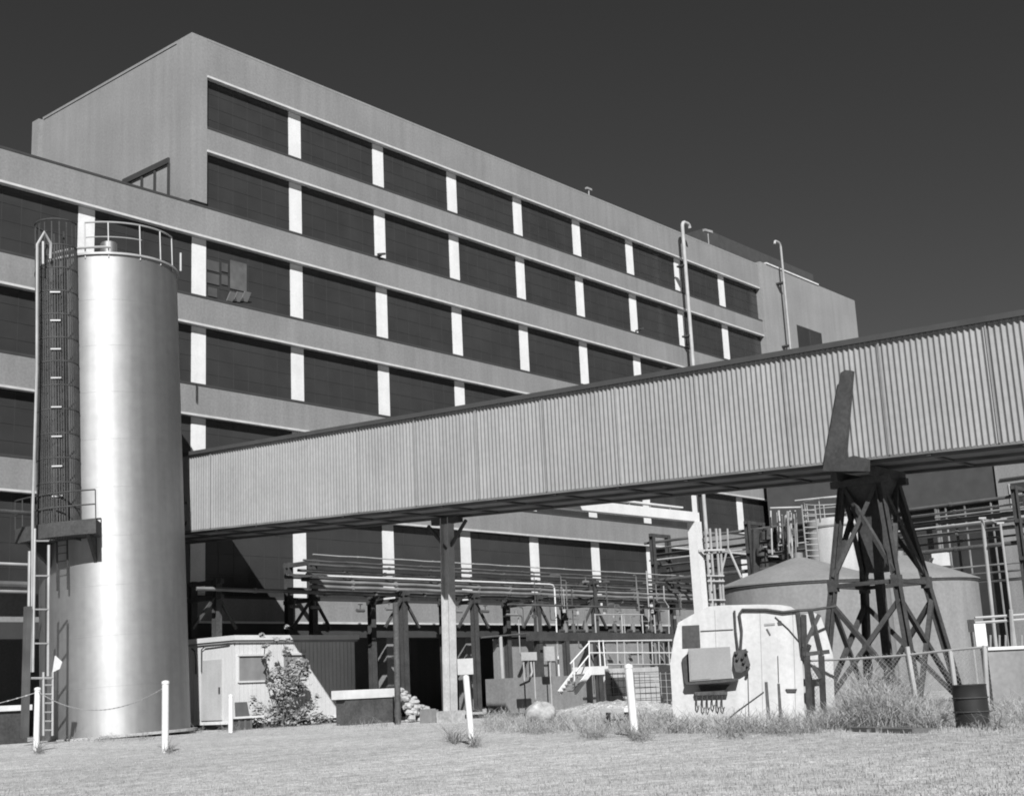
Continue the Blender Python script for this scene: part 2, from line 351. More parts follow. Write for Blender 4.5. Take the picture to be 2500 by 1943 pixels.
# lattice trestle
TY = 16.75; TX = 36.1
TR = thing('trestle_tower', 'dark four legged lattice trestle carrying the gallery', 'trestle tower', (TX, TY, 0))
tz = zb(TY)-.42; zr = 3.55
B = {(-1, -1): (-1.5, -1.45), (-1, 1): (-1.5, 1.45), (1, -1): (1.5, -1.45), (1, 1): (1.5, 1.45)}
def leg(s, z): f_ = 1-(z/tz)*.62; return Vector((TX+B[s][0]*f_, TY+B[s][1]*f_, z))
for s in B:
    MB().ibeam(leg(s, 0), leg(s, tz), .20, .20).build('leg', 'steel', TR)
    MB().box(leg(s, 0).x-.3, leg(s, 0).x+.3, leg(s, 0).y-.3, leg(s, 0).y+.3, 0, .18).build('footing', 'stone', TR)
cyc = [(-1, -1), (1, -1), (1, 1), (-1, 1)]
for i in range(4):
    a_, b_ = cyc[i], cyc[(i+1) % 4]
    MB().bar(leg(a_, zr), leg(b_, zr), .11, .11).build('ring_beam', 'steel', TR)
    MB().bar(leg(a_, .15), leg(b_, zr-.5), .125, .125).build('brace', 'steel', TR)
    MB().bar(leg(b_, .15), leg(a_, zr-.5), .125, .125).build('brace', 'steel', TR)
    MB().bar(leg(a_, zr+.25), leg(b_, tz-.1), .12, .12).build('brace', 'steel', TR)
    MB().bar(leg(b_, zr+.25), leg(a_, tz-.1), .12, .12).build('brace', 'steel', TR)
for s in B:
    p = leg(s, zr); MB().box(p.x-.125, p.x+.125, p.y-.125, p.y+.125, zr-.16, zr+.16).build('gusset_plate', 'steel', TR)
hd = MB()
for s in (-1, 1): hd.bar((TX-1.0, TY+s*.6, tz+.1), (TX+1.0, TY+s*.6, tz+.1), .2, .25).bar((TX+s*.6, TY-.9, tz-.1), (TX+s*.6, TY+.9, tz-.1), .2, .2)
hd.build('head_frame', 'steel', TR)
ch = MB(); ch.v = []; zc0, zc1 = 3.9, tz
ch.add([(TX+a*w, TY+b*w, z) for z, w in ((zc0, .26), (5.0, .32), (tz-.9, .42), (tz, .66)) for a, b in ((-1, -1), (1, -1), (1, 1), (-1, 1))],
       [(3, 2, 1, 0), (12, 13, 14, 15)]+[(4*k+i, 4*k+(i+1) % 4, 4*k+4+(i+1) % 4, 4*k+4+i) for k in range(3) for i in range(4)])
ch.build('discharge_chute', 'steel', TR)
MB().bar((TX, TY, 0), (TX, TY, zc0), .22).build('centre_column', 'steel', TR)
k1 = MB(); p = PX(37.2, 1800, 1180); q_ = PX(37.2, 1862, 1265)
# ------------------------------------------------------------------ silo
SX, SY, SR, SH = 30.55, 46.55, 2.83, 18.9
SI = thing('silo', 'tall brushed steel silo standing left of the gallery', 'silo', (SX, SY, 0))
TILT = Matrix.Translation((SX, SY, 0)) @ Matrix.Rotation(math.radians(-2.1), 4, Vector((_X[2], _Y[2], 0)).normalized()) @ Matrix.Translation((-SX, -SY, 0))
UNT = TILT.inverted()
SI.rotation_mode = 'QUATERNION'; SI.rotation_quaternion = TILT.to_quaternion()
def untilt(m): m.v = [tuple(UNT @ Vector(v)) for v in m.v]; return m
sh = MB(); prof = [(SR, .05)]
sh.lathe(SX, SY, [(SR, .02), (SR, SH)], 96).build('shell', 'silo', SI)
MB().lathe(SX, SY, [(SR+.002, SH), (SR+.03, SH+.05), (SR*.6, SH+.35), (.02, SH+.7)], 64).build('roof_cone', 'silo', SI)
for k in range(1, 10): MB().lathe(SX, SY, [(SR, SH*k/10-.012), (SR+.006, SH*k/10-.006), (SR+.006, SH*k/10+.006), (SR, SH*k/10+.012)], 96).build('weld_seam', 'silo', SI)
MB().lathe(SX, SY, [(SR+.01, SH-.02), (SR+.09, SH-.02), (SR+.09, SH+.06), (SR+.01, SH+.06)], 64).build('rim', 'galv', SI)
MB().lathe(SX, SY, [(SR+.25, 0), (SR+.25, .1), (SR+.02, .1)], 48).build('plinth', 'stone', SI)
def fan(az, rr, z): return Vector((SX+rr*math.cos(az), SY+rr*math.sin(az), z))
AC = math.atan2(-SY, -SX)                 # azimuth from silo to camera
# vent on roof
vx = PX(SX-.6, 278, 612)
vq = fan(AC+.05, 1.3, SH+.1)
MB().lathe(vq.x, vq.y, [(.34, SH+.1), (.34, SH+.95), (.3, SH+1.0), (0.01, SH+1.02)], 20).build('roof_vent', 'silo', SI)
# railing around the top
rl = MB(); na = 24
RA0, RA1 = AC-.30, AC+1.15
rl.tube([fan(RA0+(RA1-RA0)*i/na, SR+.02, SH+1.35) for i in range(na+1)], .035, 6)
rl.tube([fan(RA0+(RA1-RA0)*.55*i/na, SR+.02, SH+.72) for i in range(na+1)], .022, 6)
for f_ in (0, .22, .53, .78, 1.0): rl.tube([fan(RA0+(RA1-RA0)*f_, SR+.02, SH-.15), fan(RA0+(RA1-RA0)*f_, SR+.02, SH+1.35)], .028, 6)
rl.tube([fan(AC-1.25+1.3*i/16, SR+.12, SH+.25) for i in range(17)], .05, 6)
rl.build('top_railing', 'galv', SI)
# ladder cage on the left flank. image-left of the silo = azimuth AC - something
AL = AC-math.radians(37)                  # direction of the ladder
lc = fan(AL, SR+.25, 0); od = Vector((math.cos(AL), math.sin(AL), 0)); tn = Vector((-od.y, od.x, 0))
ld = MB()
for s in (-1, 1): ld.bar(lc+tn*.24*s+ZV*5.6, lc+tn*.24*s+ZV*(SH+1.0), .05, .05)
for i in range(42): z = 6.4+i*.3; ld.tube([lc-tn*.24+ZV*z, lc+tn*.24+ZV*z], .016, 5)
ld.build('ladder', 'steel', SI)
cg = MB(); CR = .80; cc = lc+od*.15
for i in range(13):
    z = 7.7+i*.95; pts = [cc+(od*math.cos(t)+tn*math.sin(t))*CR+ZV*z for t in [math.radians(-115+230*j/16) for j in range(17)]]
    for j in range(16): cg.bar(pts[j], pts[j+1], .05, .05)
nb = 35  # bars packed close to darken the silo's left flank
for j in range(nb):
    t = math.radians(-115+230*j/(nb-1)); p = cc+(od*math.cos(t)+tn*math.sin(t))*CR
    cg.bar(p+ZV*7.4, p+ZV*(SH+(1.15 if j % 3 == 0 else .2)), .045, .02, (od*math.cos(t)+tn*math.sin(t)))
cg.tube([cc+(od*math.cos(t)+tn*math.sin(t))*CR+ZV*(SH+1.25) for t in [math.radians(-115+230*j/16) for j in range(17)]], .035, 6)
cg.build('ladder_cage', 'steel', SI)
cdir = Vector((math.cos(AC), math.sin(AC), 0)); ctn = Vector((-cdir.y, cdir.x, 0))
for i in range(9): z = 7.9+i*1.15; MB().bar(cc+cdir*CR*1.06+ctn*-.22+ZV*z, cc+cdir*CR*1.06+ctn*.16+ZV*z, .05, .05).build('hoop_glint', 'galv', SI)  # pale bars standing in for glints on the cage hoops
# rest platform
zp = PX(SX, 150, 1280).z
pz = 8.05
pc = fan(AL, SR+.7, 0); pf = MB()
def plat(z0, z1, rin, rout, a0, a1, n=14):
    m = MB()
    for i in range(n):
        t0 = a0+(a1-a0)*i/n; t1 = a0+(a1-a0)*(i+1)/n
        m.prism([fan(t0, rin, z0), fan(t0, rout, z0), fan(t1, rout, z0), fan(t1, rin, z0)], (0, 0, z1-z0))
    return m
PA0, PA1 = AL-.42, AL+.50
plat(pz-.55, pz, SR+.05, SR+1.25, PA0, PA1).build('platform', 'steel', SI)
pr = MB()
for z in (pz+.55, pz+1.1): pr.tube([fan(PA0+(PA1-PA0)*i/14, SR+1.24, z) for i in range(15)], .03, 6)
for i in range(8): t = PA0+(PA1-PA0)*i/7; pr.tube([fan(t, SR+1.24, pz), fan(t, SR+1.24, pz+1.1)], .022, 6)
pr.build('platform_railing', 'steel', SI)
bk = MB()
for t in (PA0+.1, PA1-.1): bk = MB(); bk.prism([fan(t, SR+.02, pz-.56), fan(t, SR+1.1, pz-.56), fan(t, SR+.02, pz-1.5)], (fan(t+1.57, .12, 0)-fan(0, 0, 0)) if False else (.08, -.08, 0)); bk.build('platform_bracket', 'steel', SI)
# tall fill pipe left of silo with pointed tops
YQ = 45.2
fp = MB(); a_ = PY(YQ, 92, 605); b_ = PY(YQ, 84, 1250); pxx = PY(YQ, 90, 900).x
def at(x, y): p = PY(YQ, x, y); return p
fp.tube([at(78, 1640), at(80, 1250), at(90, 900), at(91, 597), at(108, 567), at(124, 595), at(123, 632)], .055, 7)
fp.tube([at(105, 590), at(105, 645)], .05, 6)
untilt(fp).build('fill_pipe', 'galv', SI)
# small goose neck loop at the right flank
YL = 47.5
lp = MB(); lq = lambda x, y: PY(YL, x, y)
lp.tube([lq(440, 1300), lq(455, 1275), lq(468, 1258), lq(485, 1250), lq(500, 1256), lq(506, 1270), lq(503, 1290)], .045, 7)
lp.tube([lq(440, 1228), lq(488, 1226), lq(490, 1236), lq(484, 1246)], .05, 7).tube([lq(440, 1290), lq(465, 1270), lq(480, 1262)], .03, 6)
untilt(lp).build('hose_hook', 'steel', SI)
ax_ = lq(438, 640); untilt(MB().tube([lq(441, 618), lq(441, 662)], .05, 6)).build('lifting_lug', 'galv', SI)

# lower access ladder with side rails standing beside the silo
YA = 43.2
la = lambda x, y: PY(YA, x, y)
AL2 = thing('access_ladder', 'galvanised access ladder up to the silo platform', 'ladder', (la(95, 1790).x, YA, 0))
m = MB()
x_l, x_r = la(82, 1500), la(119, 1500)
for (xa, ya, xb, yb_) in ((72, 1345, 66, 1800), (85, 1290, 80, 1640), (119, 1330, 117, 1650)):
    m.tube([la(xa, ya), la(xb, yb_)], .05, 6)
m.build('side_rail', 'galv', AL2)
m = MB()
for y in (1320, 1405, 1487, 1570): m.bar(la(84, y), la(118, y), .09, .05)
m.build('rung', 'galv', AL2)
m = MB()
for (xa, ya, xb, yb_) in ((106, 1640, 106, 1795), (129, 1640, 128, 1795), (62, 1655, 130, 1655)): m.tube([la(xa, ya), la(xb, yb_)], .045, 6)
for y in range(1672, 1790, 22): m.tube([la(106, y), la(129, y)], .03, 5)
m.build('lower_ladder', 'galv', AL2)
m = MB().bar(la(68, 1480), la(60, 1800), .22, .2); m.build('stanchion', 'mid', AL2)
MB().prism([la(136, 1600), la(152, 1615), la(146, 1632), la(130, 1640)], (0, .06, 0)).build('tag_plate', 'white', AL2)

# ------------------------------------------------------------------ chain bollards
def bollard(xt, yt, xb, yb_, label, rad=.085, D=None):
    q = G(xb, yb_); d = math.hypot(q.x, q.y)
    f_ = (q-CAM).dot(Vector(ray(CX, CY)).normalized())
    top = CAM+ray(xt, yt)*((q-CAM).length/ray(xt, yt).length)
    top.z = max(top.z, .5)
    t = thing('chain_post', label, 'post', (q.x, q.y, 0), 'white chain posts in front of the silo')
    MB().tube([(q.x, q.y, -.1), (top.x, top.y, top.z)], rad, 12).build('pipe', 'white', t)
    MB().lathe(top.x, top.y, [(rad+.012, top.z-.05), (rad+.012, top.z+.01), (rad*.5, top.z+.035), (.002, top.z+.04)], 12).build('cap', 'white', t)
    return q, top
q1, t1 = bollard(92, 1680, 88, 1833, 'white chain post at the far left below the ladder')
q2, t2 = bollard(404, 1664, 403, 1837, 'white chain post in front of the right side of the silo')
def chain(a, b_, sag, label):
    n = 60; m = MB(); pts = [a.lerp(b_, i/n)-ZV*(sag*4*(i/n)*(1-i/n)) for i in range(n+1)]
    m.tube(pts, .009, 5)
    for i in range(0, n, 1):
        c = (pts[i]+pts[i+1])/2; d = (pts[i+1]-pts[i]).normalized(); m.bar(c-d*.03, c+d*.03, .032 if i % 2 else .016, .016 if i % 2 else .032)
    tag(m.build('chain', 'galv'), label, 'chain')
chain(t1-ZV*.08, t2-ZV*.12, .55, 'sagging chain slung between the two white chain posts')
t3 = t1+Vector((-6.5, 3.6, -.02)); tp = thing('chain_post', 'outermost white chain post, beyond the left end of the ladder', 'post', (t3.x, t3.y, 0), 'white chain posts in front of the silo')
MB().tube([(t3.x, t3.y, -.1), t3], .085, 12).build('pipe', 'white', tp)
chain(t1-ZV*.1, t3-ZV*.1, .55, 'sagging chain leaving the frame left of the far chain post')

# single sign post, plain post
def rod(name, label, cat, xt, yt, xb, yb_, rad, m='white', group=None):
    q = G(xb, yb_); top = CAM+ray(xt, yt)*((q-CAM).length/ray(xt, yt).length)
    t = thing(name, label, cat, (q.x, q.y, 0), group)
    MB().tube([(q.x, q.y, -.1), (top.x, top.y, top.z)], rad, 12).build('pipe', m, t)
    return t, q, top
t, q, top = rod('sign_post', 'white round post with a small square plate near the gallery post', 'sign', 1137, 1645, 1153, 1817, .07)
rt = Vector((_X[0], _Y[0], 0)).normalized(); fw = Vector((_X[2], _Y[2], 0)).normalized()
pc = top+ZV*.17
MB().prism([pc-rt*.17-ZV*.18-fw*.08, pc+rt*.17-ZV*.18-fw*.08, pc+rt*.17+ZV*.16-fw*.08, pc-rt*.17+ZV*.16-fw*.08], fw*.03).build('plate', 'offwhite', t)
t, q, top = rod('marker_post', 'leaning white post in the weeds left of the white hut', 'post', 1534, 1625, 1550, 1796, .09)
MB().lathe(top.x, top.y, [(.10, top.z-.05), (.10, top.z+.01), (.01, top.z+.05)], 12).build('cap', 'white', t)
t, q, top = rod('short_post', 'short white post at the corner of the white shed', 'post', 563, 1697, 563, 1788, .09)
MB().lathe(top.x, top.y, [(.10, top.z-.05), (.10, top.z+.01), (.01, top.z+.05)], 12).build('cap', 'white', t)

# ------------------------------------------------------------------ shed
HX, HY, HZ = 35.42, 45.4, 3.84
SHD = thing('white_shed', 'low white boarded shed with a flat roof under the gallery', 'shed', (HX, HY, 0))
XS2, YS2 = 42.2, 48.9
w = MB(); per = .22
def boards(p, q_, nrm, z0, z1, m_):
    p = Vector(p); q_ = Vector(q_); n = int((q_-p).length/per); nrm = Vector(nrm)
    for i in range(n):
        a = p.lerp(q_, i/n); b_ = p.lerp(q_, (i+.9)/n)
        m_.prism([a+nrm*.0+ZV*z0, b_+ZV*z0, b_+ZV*z1, a+ZV*z1], nrm*.03)
w.box(HX+.02, XS2, HY+.02, YS2, .25, HZ-.2)
boards((HX, HY, 0), (XS2, HY, 0), (0, -1, 0), .32, HZ-.26, w)
boards((HX, HY+.05, 0), (HX, YS2, 0), (-1, 0, 0), .32, HZ-.26, w)
w.build('wall', 'shed', SHD)
MB().box(HX-.15, XS2+.15, HY-.18, YS2+.1, HZ-.2, HZ).build('roof', 'shed', SHD)
MB().box(HX-.10, XS2+.1, HY-.12, YS2, HZ-.30, HZ-.202).build('fascia', 'box', SHD)
MB().box(HX-.04, XS2, HY-.045, YS2, .22, .34).build('sill_rail', 'white', SHD)
MB().box(HX+.3, XS2-.1, HY+.3, YS2-.2, 0, .25).build('base', 'dark', SHD)
for (xa, xb, za, zb_) in ((583, 652, 1600, 1662), (692, 745, 1598, 1655)):
    p = PY(HY-.05, xa, zb_); q_ = PY(HY-.05, xb, za)
    wn = MB().box(p.x, q_.x, HY-.045, HY-.035, p.z, q_.z).build('window', 'shedglass', SHD)
    fr = MB(); fr.box(p.x-.07, q_.x+.07, HY-.12, HY-.03, q_.z, q_.z+.09).box(p.x-.06, p.x, HY-.09, HY-.03, p.z-.06, q_.z).box(q_.x, q_.x+.06, HY-.09, HY-.03, p.z-.06, q_.z).box(p.x, q_.x, HY-.10, HY-.03, p.z-.07, p.z)
    fr.build('frame', 'shed', wn)
dr = PX(HX-.05, 505, 1600)
d = MB().box(HX-.075, HX-.035, 46.2, 47.6, .4, 2.9).build('door', 'offwhite', SHD)
MB().box(HX-.11, HX-.078, 46.3, 46.38, 1.5, 1.75).build('handle', 'steel', d)
MB().tube([PX(HX-.12, x, y) for x, y in ((468, 1583), (476, 1590), (478, 1612), (478, 1645))], .035, 6).tube([PX(HX-.12, x, y) for x, y in ((492, 1640), (492, 1585), (500, 1578), (560, 1570))], .03, 6).build('conduit', 'steel', SHD)

# ------------------------------------------------------------------ pipe bridge along the facade
def bent(x, y0, y1, z1, grp='dark steel bents under the facade pipe bridge', label=None, braces=True, w=.32):
    t = thing('pipe_bent', label or 'dark steel bent', 'pipe support', (x, (y0+y1)/2, 0), grp)
    for y in (y0, y1): MB().ibeam((x, y, 0), (x, y, z1), w, w).build('column', 'steel', t)
    for z in (5.75, z1-.15):
        if z < z1: MB().bar((x, y0-.4, z), (x, y1+.3, z), .2, .2).build('cross_beam', 'steel', t)
    if braces:
        for s in ((1, -1.3) if braces == 1 else (1,)): MB().bar((x+.1*s, y0, 5.75), (x+s*1.05, y0-.05, 4.35), .12).build('brace', 'steel', t)
    return t
YB0, YB1 = 47.9, 50.2
labs = ['dark pipe bent just right of the silo, over the shed roof', 'thick dark pipe bent rising over the right end of the shed', 'dark pipe bent left of the lit gallery post',
        'dark pipe bent right of the lit gallery post', 'dark pipe bent behind the small plates', 'dark pipe bent at the right end of the pipe bridge']
for (px, lab, zz) in zip((495, 765, 985, 1158, 1312, 1452), labs, (6.6, 7.7, 6.2, 6.2, 6.2, 7.2)):
    yy = YB0 if px not in (495, 765) else 47.95
    if px in (495, 765): # over the shed: stands on short stub through the roof
        bent(37.3 if px == 495 else PY(49.1, px, 1500).x, 49.1, 50.9, zz, label=lab)
    else: bent(PY(YB0, px, 1500).x, YB0, YB1, zz, label=lab)
bent(31.2, YB0, YB1, 7.0, label='dark pipe bent left of the silo')
# pipes, each one its own run
XA = 24.0
def xat(px, y=48.): return PY(y, px, 1420).x
rows = [ # y, z, radius, material, x end px, label
    (47.7, 6.85, .035, 'pale', 1750, None), (47.8, 7.75, .03, 'pale', 1700, 'thin pale pipe run, topmost over the bridge'),
    (48.1, 7.30, .06, 'mid', 1690, 'dull grey pipe run below the topmost thin line'), (48.5, 7.55, .05, 'mid', 1660, 'dull narrow pipe run behind the topmost thin line'),
    (48.3, 6.85, .08, 'mid', 1740, 'thick lagged pipe run at half height of the bridge'), (48.9, 7.1, .07, 'rusty', 1720, 'dark rusty pipe run behind the thick lagged one'),
    (48.0, 6.50, .10, 'lag', 1720, 'fat grey pipe run, third from the bottom of the bridge'), (48.6, 6.65, .10, 'mid', 1700, 'fat dull pipe run behind the grey ones'),
    (48.0, 6.25, .10, 'lag', 1720, 'fat grey pipe run, second from the bottom of the bridge'), (48.2, 6.02, .09, 'lag', 1730, 'fat dull pipe run, lowest of the bridge'),
    (49.6, 6.2, .16, 'rusty', 1600, 'fat rusty pipe run at the back of the bridge'), (49.8, 6.9, .12, 'mid', 1580, 'lagged pipe run at the back of the bridge')]
for (y, z, rr, mm, pxe, lab) in rows:
    if lab is None: continue
    xe = xat(pxe, y); xs = 41.9 if z > 6.1 else 35.5
    m = MB().tube([(xs+(xe-xs)*i/40, y, z+.012*math.sin(i*1.7+z)) for i in range(41)], rr, 9)
    for i in range(1, 12): xx = xs+(xe-xs)*i/12+.3*math.sin(i*5+z); m.tube([(xx, y, z), (xx+.12, y, z)], rr*1.35, 9)
    tag(m.build('pipe_run', mm), lab, 'pipe', 'long pipes laid along the facade pipe bridge')
m = MB(); a_ = PY(47.3, 700, 1402); b_ = PY(47.3, 1345, 1426); c_ = PY(47.3, 1364, 1570)
m.tube([a_, b_-Vector((.1, 0, 0)), Vector((b_.x+.15, 47.3, b_.z-.03)), Vector((b_.x+.27, 47.3, b_.z-.15)), Vector((b_.x+.3, 47.3, b_.z-.35)), Vector((b_.x+.3, 47.3, 0))], .045, 8)
tag(m.build('pale_pipe', 'white'), 'bright thin pipe running past the bridge and bending down to the ground', 'pipe')
# valves and fittings hanging on bridge
vv = [(1120, 1492), (1185, 1492), (1430, 1420), (1480, 1420), (1510, 1490), (1560, 1488), (1615, 1490), (880, 1490), (950, 1486), (720, 1480), (770, 1482)]
VL = ['gate valve on the bridge pipes just right of the lit gallery post', 'gate valve beside the bent right of the lit gallery post', 'upper gate valve behind the stairs handrail, left one', 'upper gate valve behind the stairs handrail, right one',
      'gate valve below the bridge, left of the white column, first of three', 'gate valve below the bridge, left of the white column, second of three', 'gate valve below the bridge, nearest the white column', 'gate valve between the trough and the lit gallery post, left one', 'gate valve between the trough and the lit gallery post, right one',
      'gate valve over the shed roof, left one', 'gate valve over the shed roof, right one']
for i, (px, py) in enumerate(vv):
    p = PY(47.6, px, py); t = thing('pipe_valve', VL[i], 'valve', p, 'valves on the pipe bridge')
    MB().tube([p-Vector((.25, 0, 0)), p+Vector((.25, 0, 0))], .08, 8).tube([p, p+ZV*.3], .03, 6).build('body', 'mid' if i % 2 else 'lag', t)
    MB().lathe(p.x, p.y, [(.11, p.z+.28), (.13, p.z+.30), (.11, p.z+.32)], 12).build('handwheel', 'steel', t)

# second bridge running towards the camera at the right (along Y)
XB = 72.0
m = MB(); n_b = []
bz = lambda px, py: PX(XB, px, py)
for i, (px, py, rr, mm, lab) in enumerate(((1640, 1318, .09, 'mid', 'dull pipe, topmost of the bridge behind the tanks'), (1640, 1332, .06, 'pale', 'thin pale pipe, second from top behind the tanks'),
        (1640, 1347, .10, 'mid', 'thick dull pipe, third from top behind the tanks'), (1640, 1362, .05, 'pale', 'thin pale pipe, fourth from top behind the tanks'),
        (1640, 1378, .11, 'lag', 'fat grey pipe, fifth from top behind the tanks'), (1640, 1394, .06, 'mid', 'narrow dull pipe, sixth from top behind the tanks'), (1640, 1413, .12, 'rusty', 'fat rusty pipe, lowest behind the tanks'))):
    z = bz(px, py).z; xx = XB+(i % 3)*.45
    mb_ = MB().tube([(xx, 49.5-i*.1, z), (xx, 30, z), (xx, 8, z)], rr, 8)
    for k in range(9): mb_.tube([(xx, 46-k*4.3, z), (xx, 45.85-k*4.3, z)], rr*1.4, 8)
    tag(mb_.build('pipe_run', mm), lab, 'pipe', 'long pipes laid on the bridge behind the tanks')
for k, (y, lab) in enumerate(((48.6, 'dark bent where the two pipe bridges meet'), (41.5, 'dark bent seen left of the white column'), (33, 'dark bent behind the left cone roofed tank'), (25, 'dark bent behind the right cone roofed tank'), (17, 'dark bent at the right, beyond the tanks'))):
    t = thing('pipe_bent', lab, 'pipe support', (XB+.45, y, 0), 'dark steel bents of the bridge behind the tanks')
    for x in (XB-.4, XB+1.4): MB().ibeam((x, y, 0), (x, y, 10.5), .3, .3).build('column', 'steel', t)
    for z in (6.6, 8.6, 10.4): MB().bar((XB-.6, y, z), (XB+1.6, y, z), .2, .2).build('cross_beam', 'steel', t)

# ------------------------------------------------------------------ tanks
def cone_tank(px, rpx, yeave, yapex, D, label):
    c = DD(px, 1500, D); c.z = 0; ctr = c
    fd = Vector((_X[2], _Y[2], _Z[2])).dot(DD(px, yeave, D)-CAM)
    R_ = rpx/FPX*fd; ze = DD(px, yeave+4, D).z; za = DD(px, yapex, D).z
    t = thing('cone_roof_tank', label, 'tank', c, 'grey storage tanks behind the trestle')
    MB().lathe(c.x, c.y, [(R_, 0), (R_, ze)], 72).build('shell', 'tank', t)
    MB().lathe(c.x, c.y, [(R_+.10, ze-.04), (R_+.10, ze+.03), (.35, za-.02), (.01, za)], 72).build('roof', 'cone', t)
    MB().lathe(c.x, c.y, [(R_+.005, ze-.14), (R_+.06, ze-.14), (R_+.06, ze-.045), (R_+.005, ze-.045)], 72).build('rim', 'steel', t)
    MB().lathe(c.x, c.y, [(.22, za-.1), (.22, za+.22), (.01, za+.26)], 16).build('vent', 'tank', t)
    return c, R_, ze, za
c1 = cone_tank(1962, 210, 1425, 1358, 62, 'left cone roofed grey tank just behind the white hut')
c2 = cone_tank(2212, 176, 1418, 1352, 70, 'right cone roofed grey tank half hidden by the trestle')
c = DD(2040, 1300, 76); zt = c.z; zt = DD(2040, 1268, 76).z
T3 = thing('cylinder_tank', 'pale upright tank with a railed top behind the cone roofed tanks', 'tank', (c.x, c.y, 0))
R3 = 66/FPX*76
MB().lathe(c.x, c.y, [(R3, 0), (R3, zt), (R3*.5, zt+.1), (.01, zt+.12)], 48).build('shell', 'offwhite', T3)
MB().lathe(c.x, c.y, [(R3+.005, zt-.5), (R3+.05, zt-.5), (R3+.05, zt-.4), (R3+.005, zt-.4)], 48).build('band', 'tank', T3)
m = MB()
for z in (zt+.55, zt+1.1): m.tube([(c.x+(R3+.1)*math.cos(i*math.pi/12), c.y+(R3+.1)*math.sin(i*math.pi/12), z) for i in range(25)], .028, 5)
for i in range(8): m.tube([(c.x+(R3+.1)*math.cos(i*.785), c.y+(R3+.1)*math.sin(i*.785), zt-.1), (c.x+(R3+.1)*math.cos(i*.785), c.y+(R3+.1)*math.sin(i*.785), zt+1.1)], .028, 5)
m.build('railing', 'galv', T3)
dl = 72.0; m = MB()
for px in (1957, 1989): m.tube([DD(px, 1232, dl), DD(px+14, 1372, dl)], .045, 6)
for k in range(9): m.tube([DD(1957+k*1.4, 1245+k*14, dl), DD(1989+k*1.4, 1245+k*14, dl)], .03, 5)
m.build('ladder', 'galv', T3)

# upright pipes with rungs beside the white column
UX = 52.; ud = 57.
U = thing('ladder_riser', 'bundle of pale riser pipes with rungs right of the white column', 'pipes', (DD(1745, 1700, ud).x, DD(1745, 1700, ud).y, 0))
for (xa, xb) in ((1722, 1737), (1733, 1748), (1748, 1762), (1757, 1768)):
    a_ = DD(xa, 1290, ud); b_ = DD(xb, 1490, ud); dv = (b_-a_); b_ = a_+dv*((a_.z)/(-dv.z)) if dv.z < 0 else b_
    MB().tube([a_, b_], .055, 6).build('riser', 'pale', U)
m = MB()
for y in (1343, 1405, 1418, 1464): m.bar(DD(1718+(y-1290)*.07, y, ud-.1), DD(1762+(y-1290)*.05, y, ud-.1), .1, .06)
m.build('rung', 'pale', U)
m = MB().tube([DD(1776, 1290, ud), DD(1778, 1340, ud)], .04, 6).tube([DD(1773, 1350, ud), DD(1758, 1410, ud)], .045, 6).tube([DD(1780, 1342, ud), DD(1810, 1410, ud-2)], .05, 6).bar(DD(1705, 1344, ud), DD(1770, 1342, ud), .12, .1)
m.build('stay', 'pale', U)

# small equipment at the tank tops: machinery cluster
dm = 75.
MC = thing('pump_cluster', 'dark tangle of valves and pipes between the bridge and the pale tank', 'machinery', (DD(1920, 1300, dm).x, DD(1920, 1300, dm).y, 0))
m = MB(); rnd = random.Random(3)
for i in range(26):
    px = 1880+rnd.random()*70; py = 1245+rnd.random()*20; m.tube([DD(px, py, dm+rnd.random()*2), DD(px+4, py+50+rnd.random()*60, dm+rnd.random()*2)], .03+.04*rnd.random(), 6)
m.build('pipes', 'pale', MC)
m = MB()
for i in range(16):
    px = 1860+rnd.random()*80; py = 1290+rnd.random()*60; p = DD(px, py, dm+2.6); m.lathe(p.x, p.y, [(.02, p.z-.3), (.35, p.z-.25), (.35, p.z+.2), (.02, p.z+.3)], 10)
m.tube([DD(1845, 1290, dm+3), DD(1845, 1660, dm+3)], .25, 8).tube([DD(1925, 1290, dm+3), DD(1925, 1660, dm+3)], .25, 8)
m.build('vessels', 'steel', MC)
m = MB(); m.tube([DD(1880, 1240, dm), DD(1955, 1238, dm)], .05, 6).tube([DD(1940, 1222, dm), DD(2050, 1210, dm)], .035, 6); m.build('handrail', 'galv', MC)

# ------------------------------------------------------------------ right background building
RX = 92.0
RB = thing('side_building', 'low dark factory wing at the right behind the gallery', 'building', (RX, 30, 0))
ye = PX(RX, 2432, 1180).y; yl = PX(RX, 2225, 1180).y
MB().box(RX, RX+12, 0, ye, 0, 16.5).build('wall', 'concrete', RB)
MB().box(RX+1.8, RX+12, ye, yl+12, 0, 16.5).build('wall', 'render', RB)
MB().box(RX+.2, RX+1.79, ye+.01, yl+12, 9.2+3.2, 16.5).build('canopy', 'roofing', RB)
m = MB()
for px in (2284, 2290, 2308, 2355, 2420): p = PX(RX+.4, px, 1240); m.tube([(RX+.4, p.y, 0), (RX+.4, p.y, 12.5)], .07 if px != 2284 else .12, 6)
m.build('mullion', 'lag', RB)
MB().box(RX+1.5, RX+1.78, ye+.02, yl+11.9, 0, 12.3).build('glazing', 'glass', RB)
p = PX(RX, 2470, 1240); q_ = PX(RX, 2530, 1172)
wn = MB().box(RX-.03, RX-.005, q_.y, p.y, p.z, q_.z).build('window', 'glass', RB)
MB().box(RX-.1, RX-.031, q_.y, q_.y+.12, p.z, q_.z).box(RX-.1, RX-.031, p.y-.1, p.y, p.z, q_.z).box(RX-.1, RX-.035, q_.y, p.y, (p.z+q_.z)/2, (p.z+q_.z)/2+.1).build('sash', 'pale', wn)
MB().box(RX-.14, RX-.002, 0, ye-.3, PX(RX, 2450, 1172).z, PX(RX, 2450, 1168).z).build('string_course', 'black', RB)

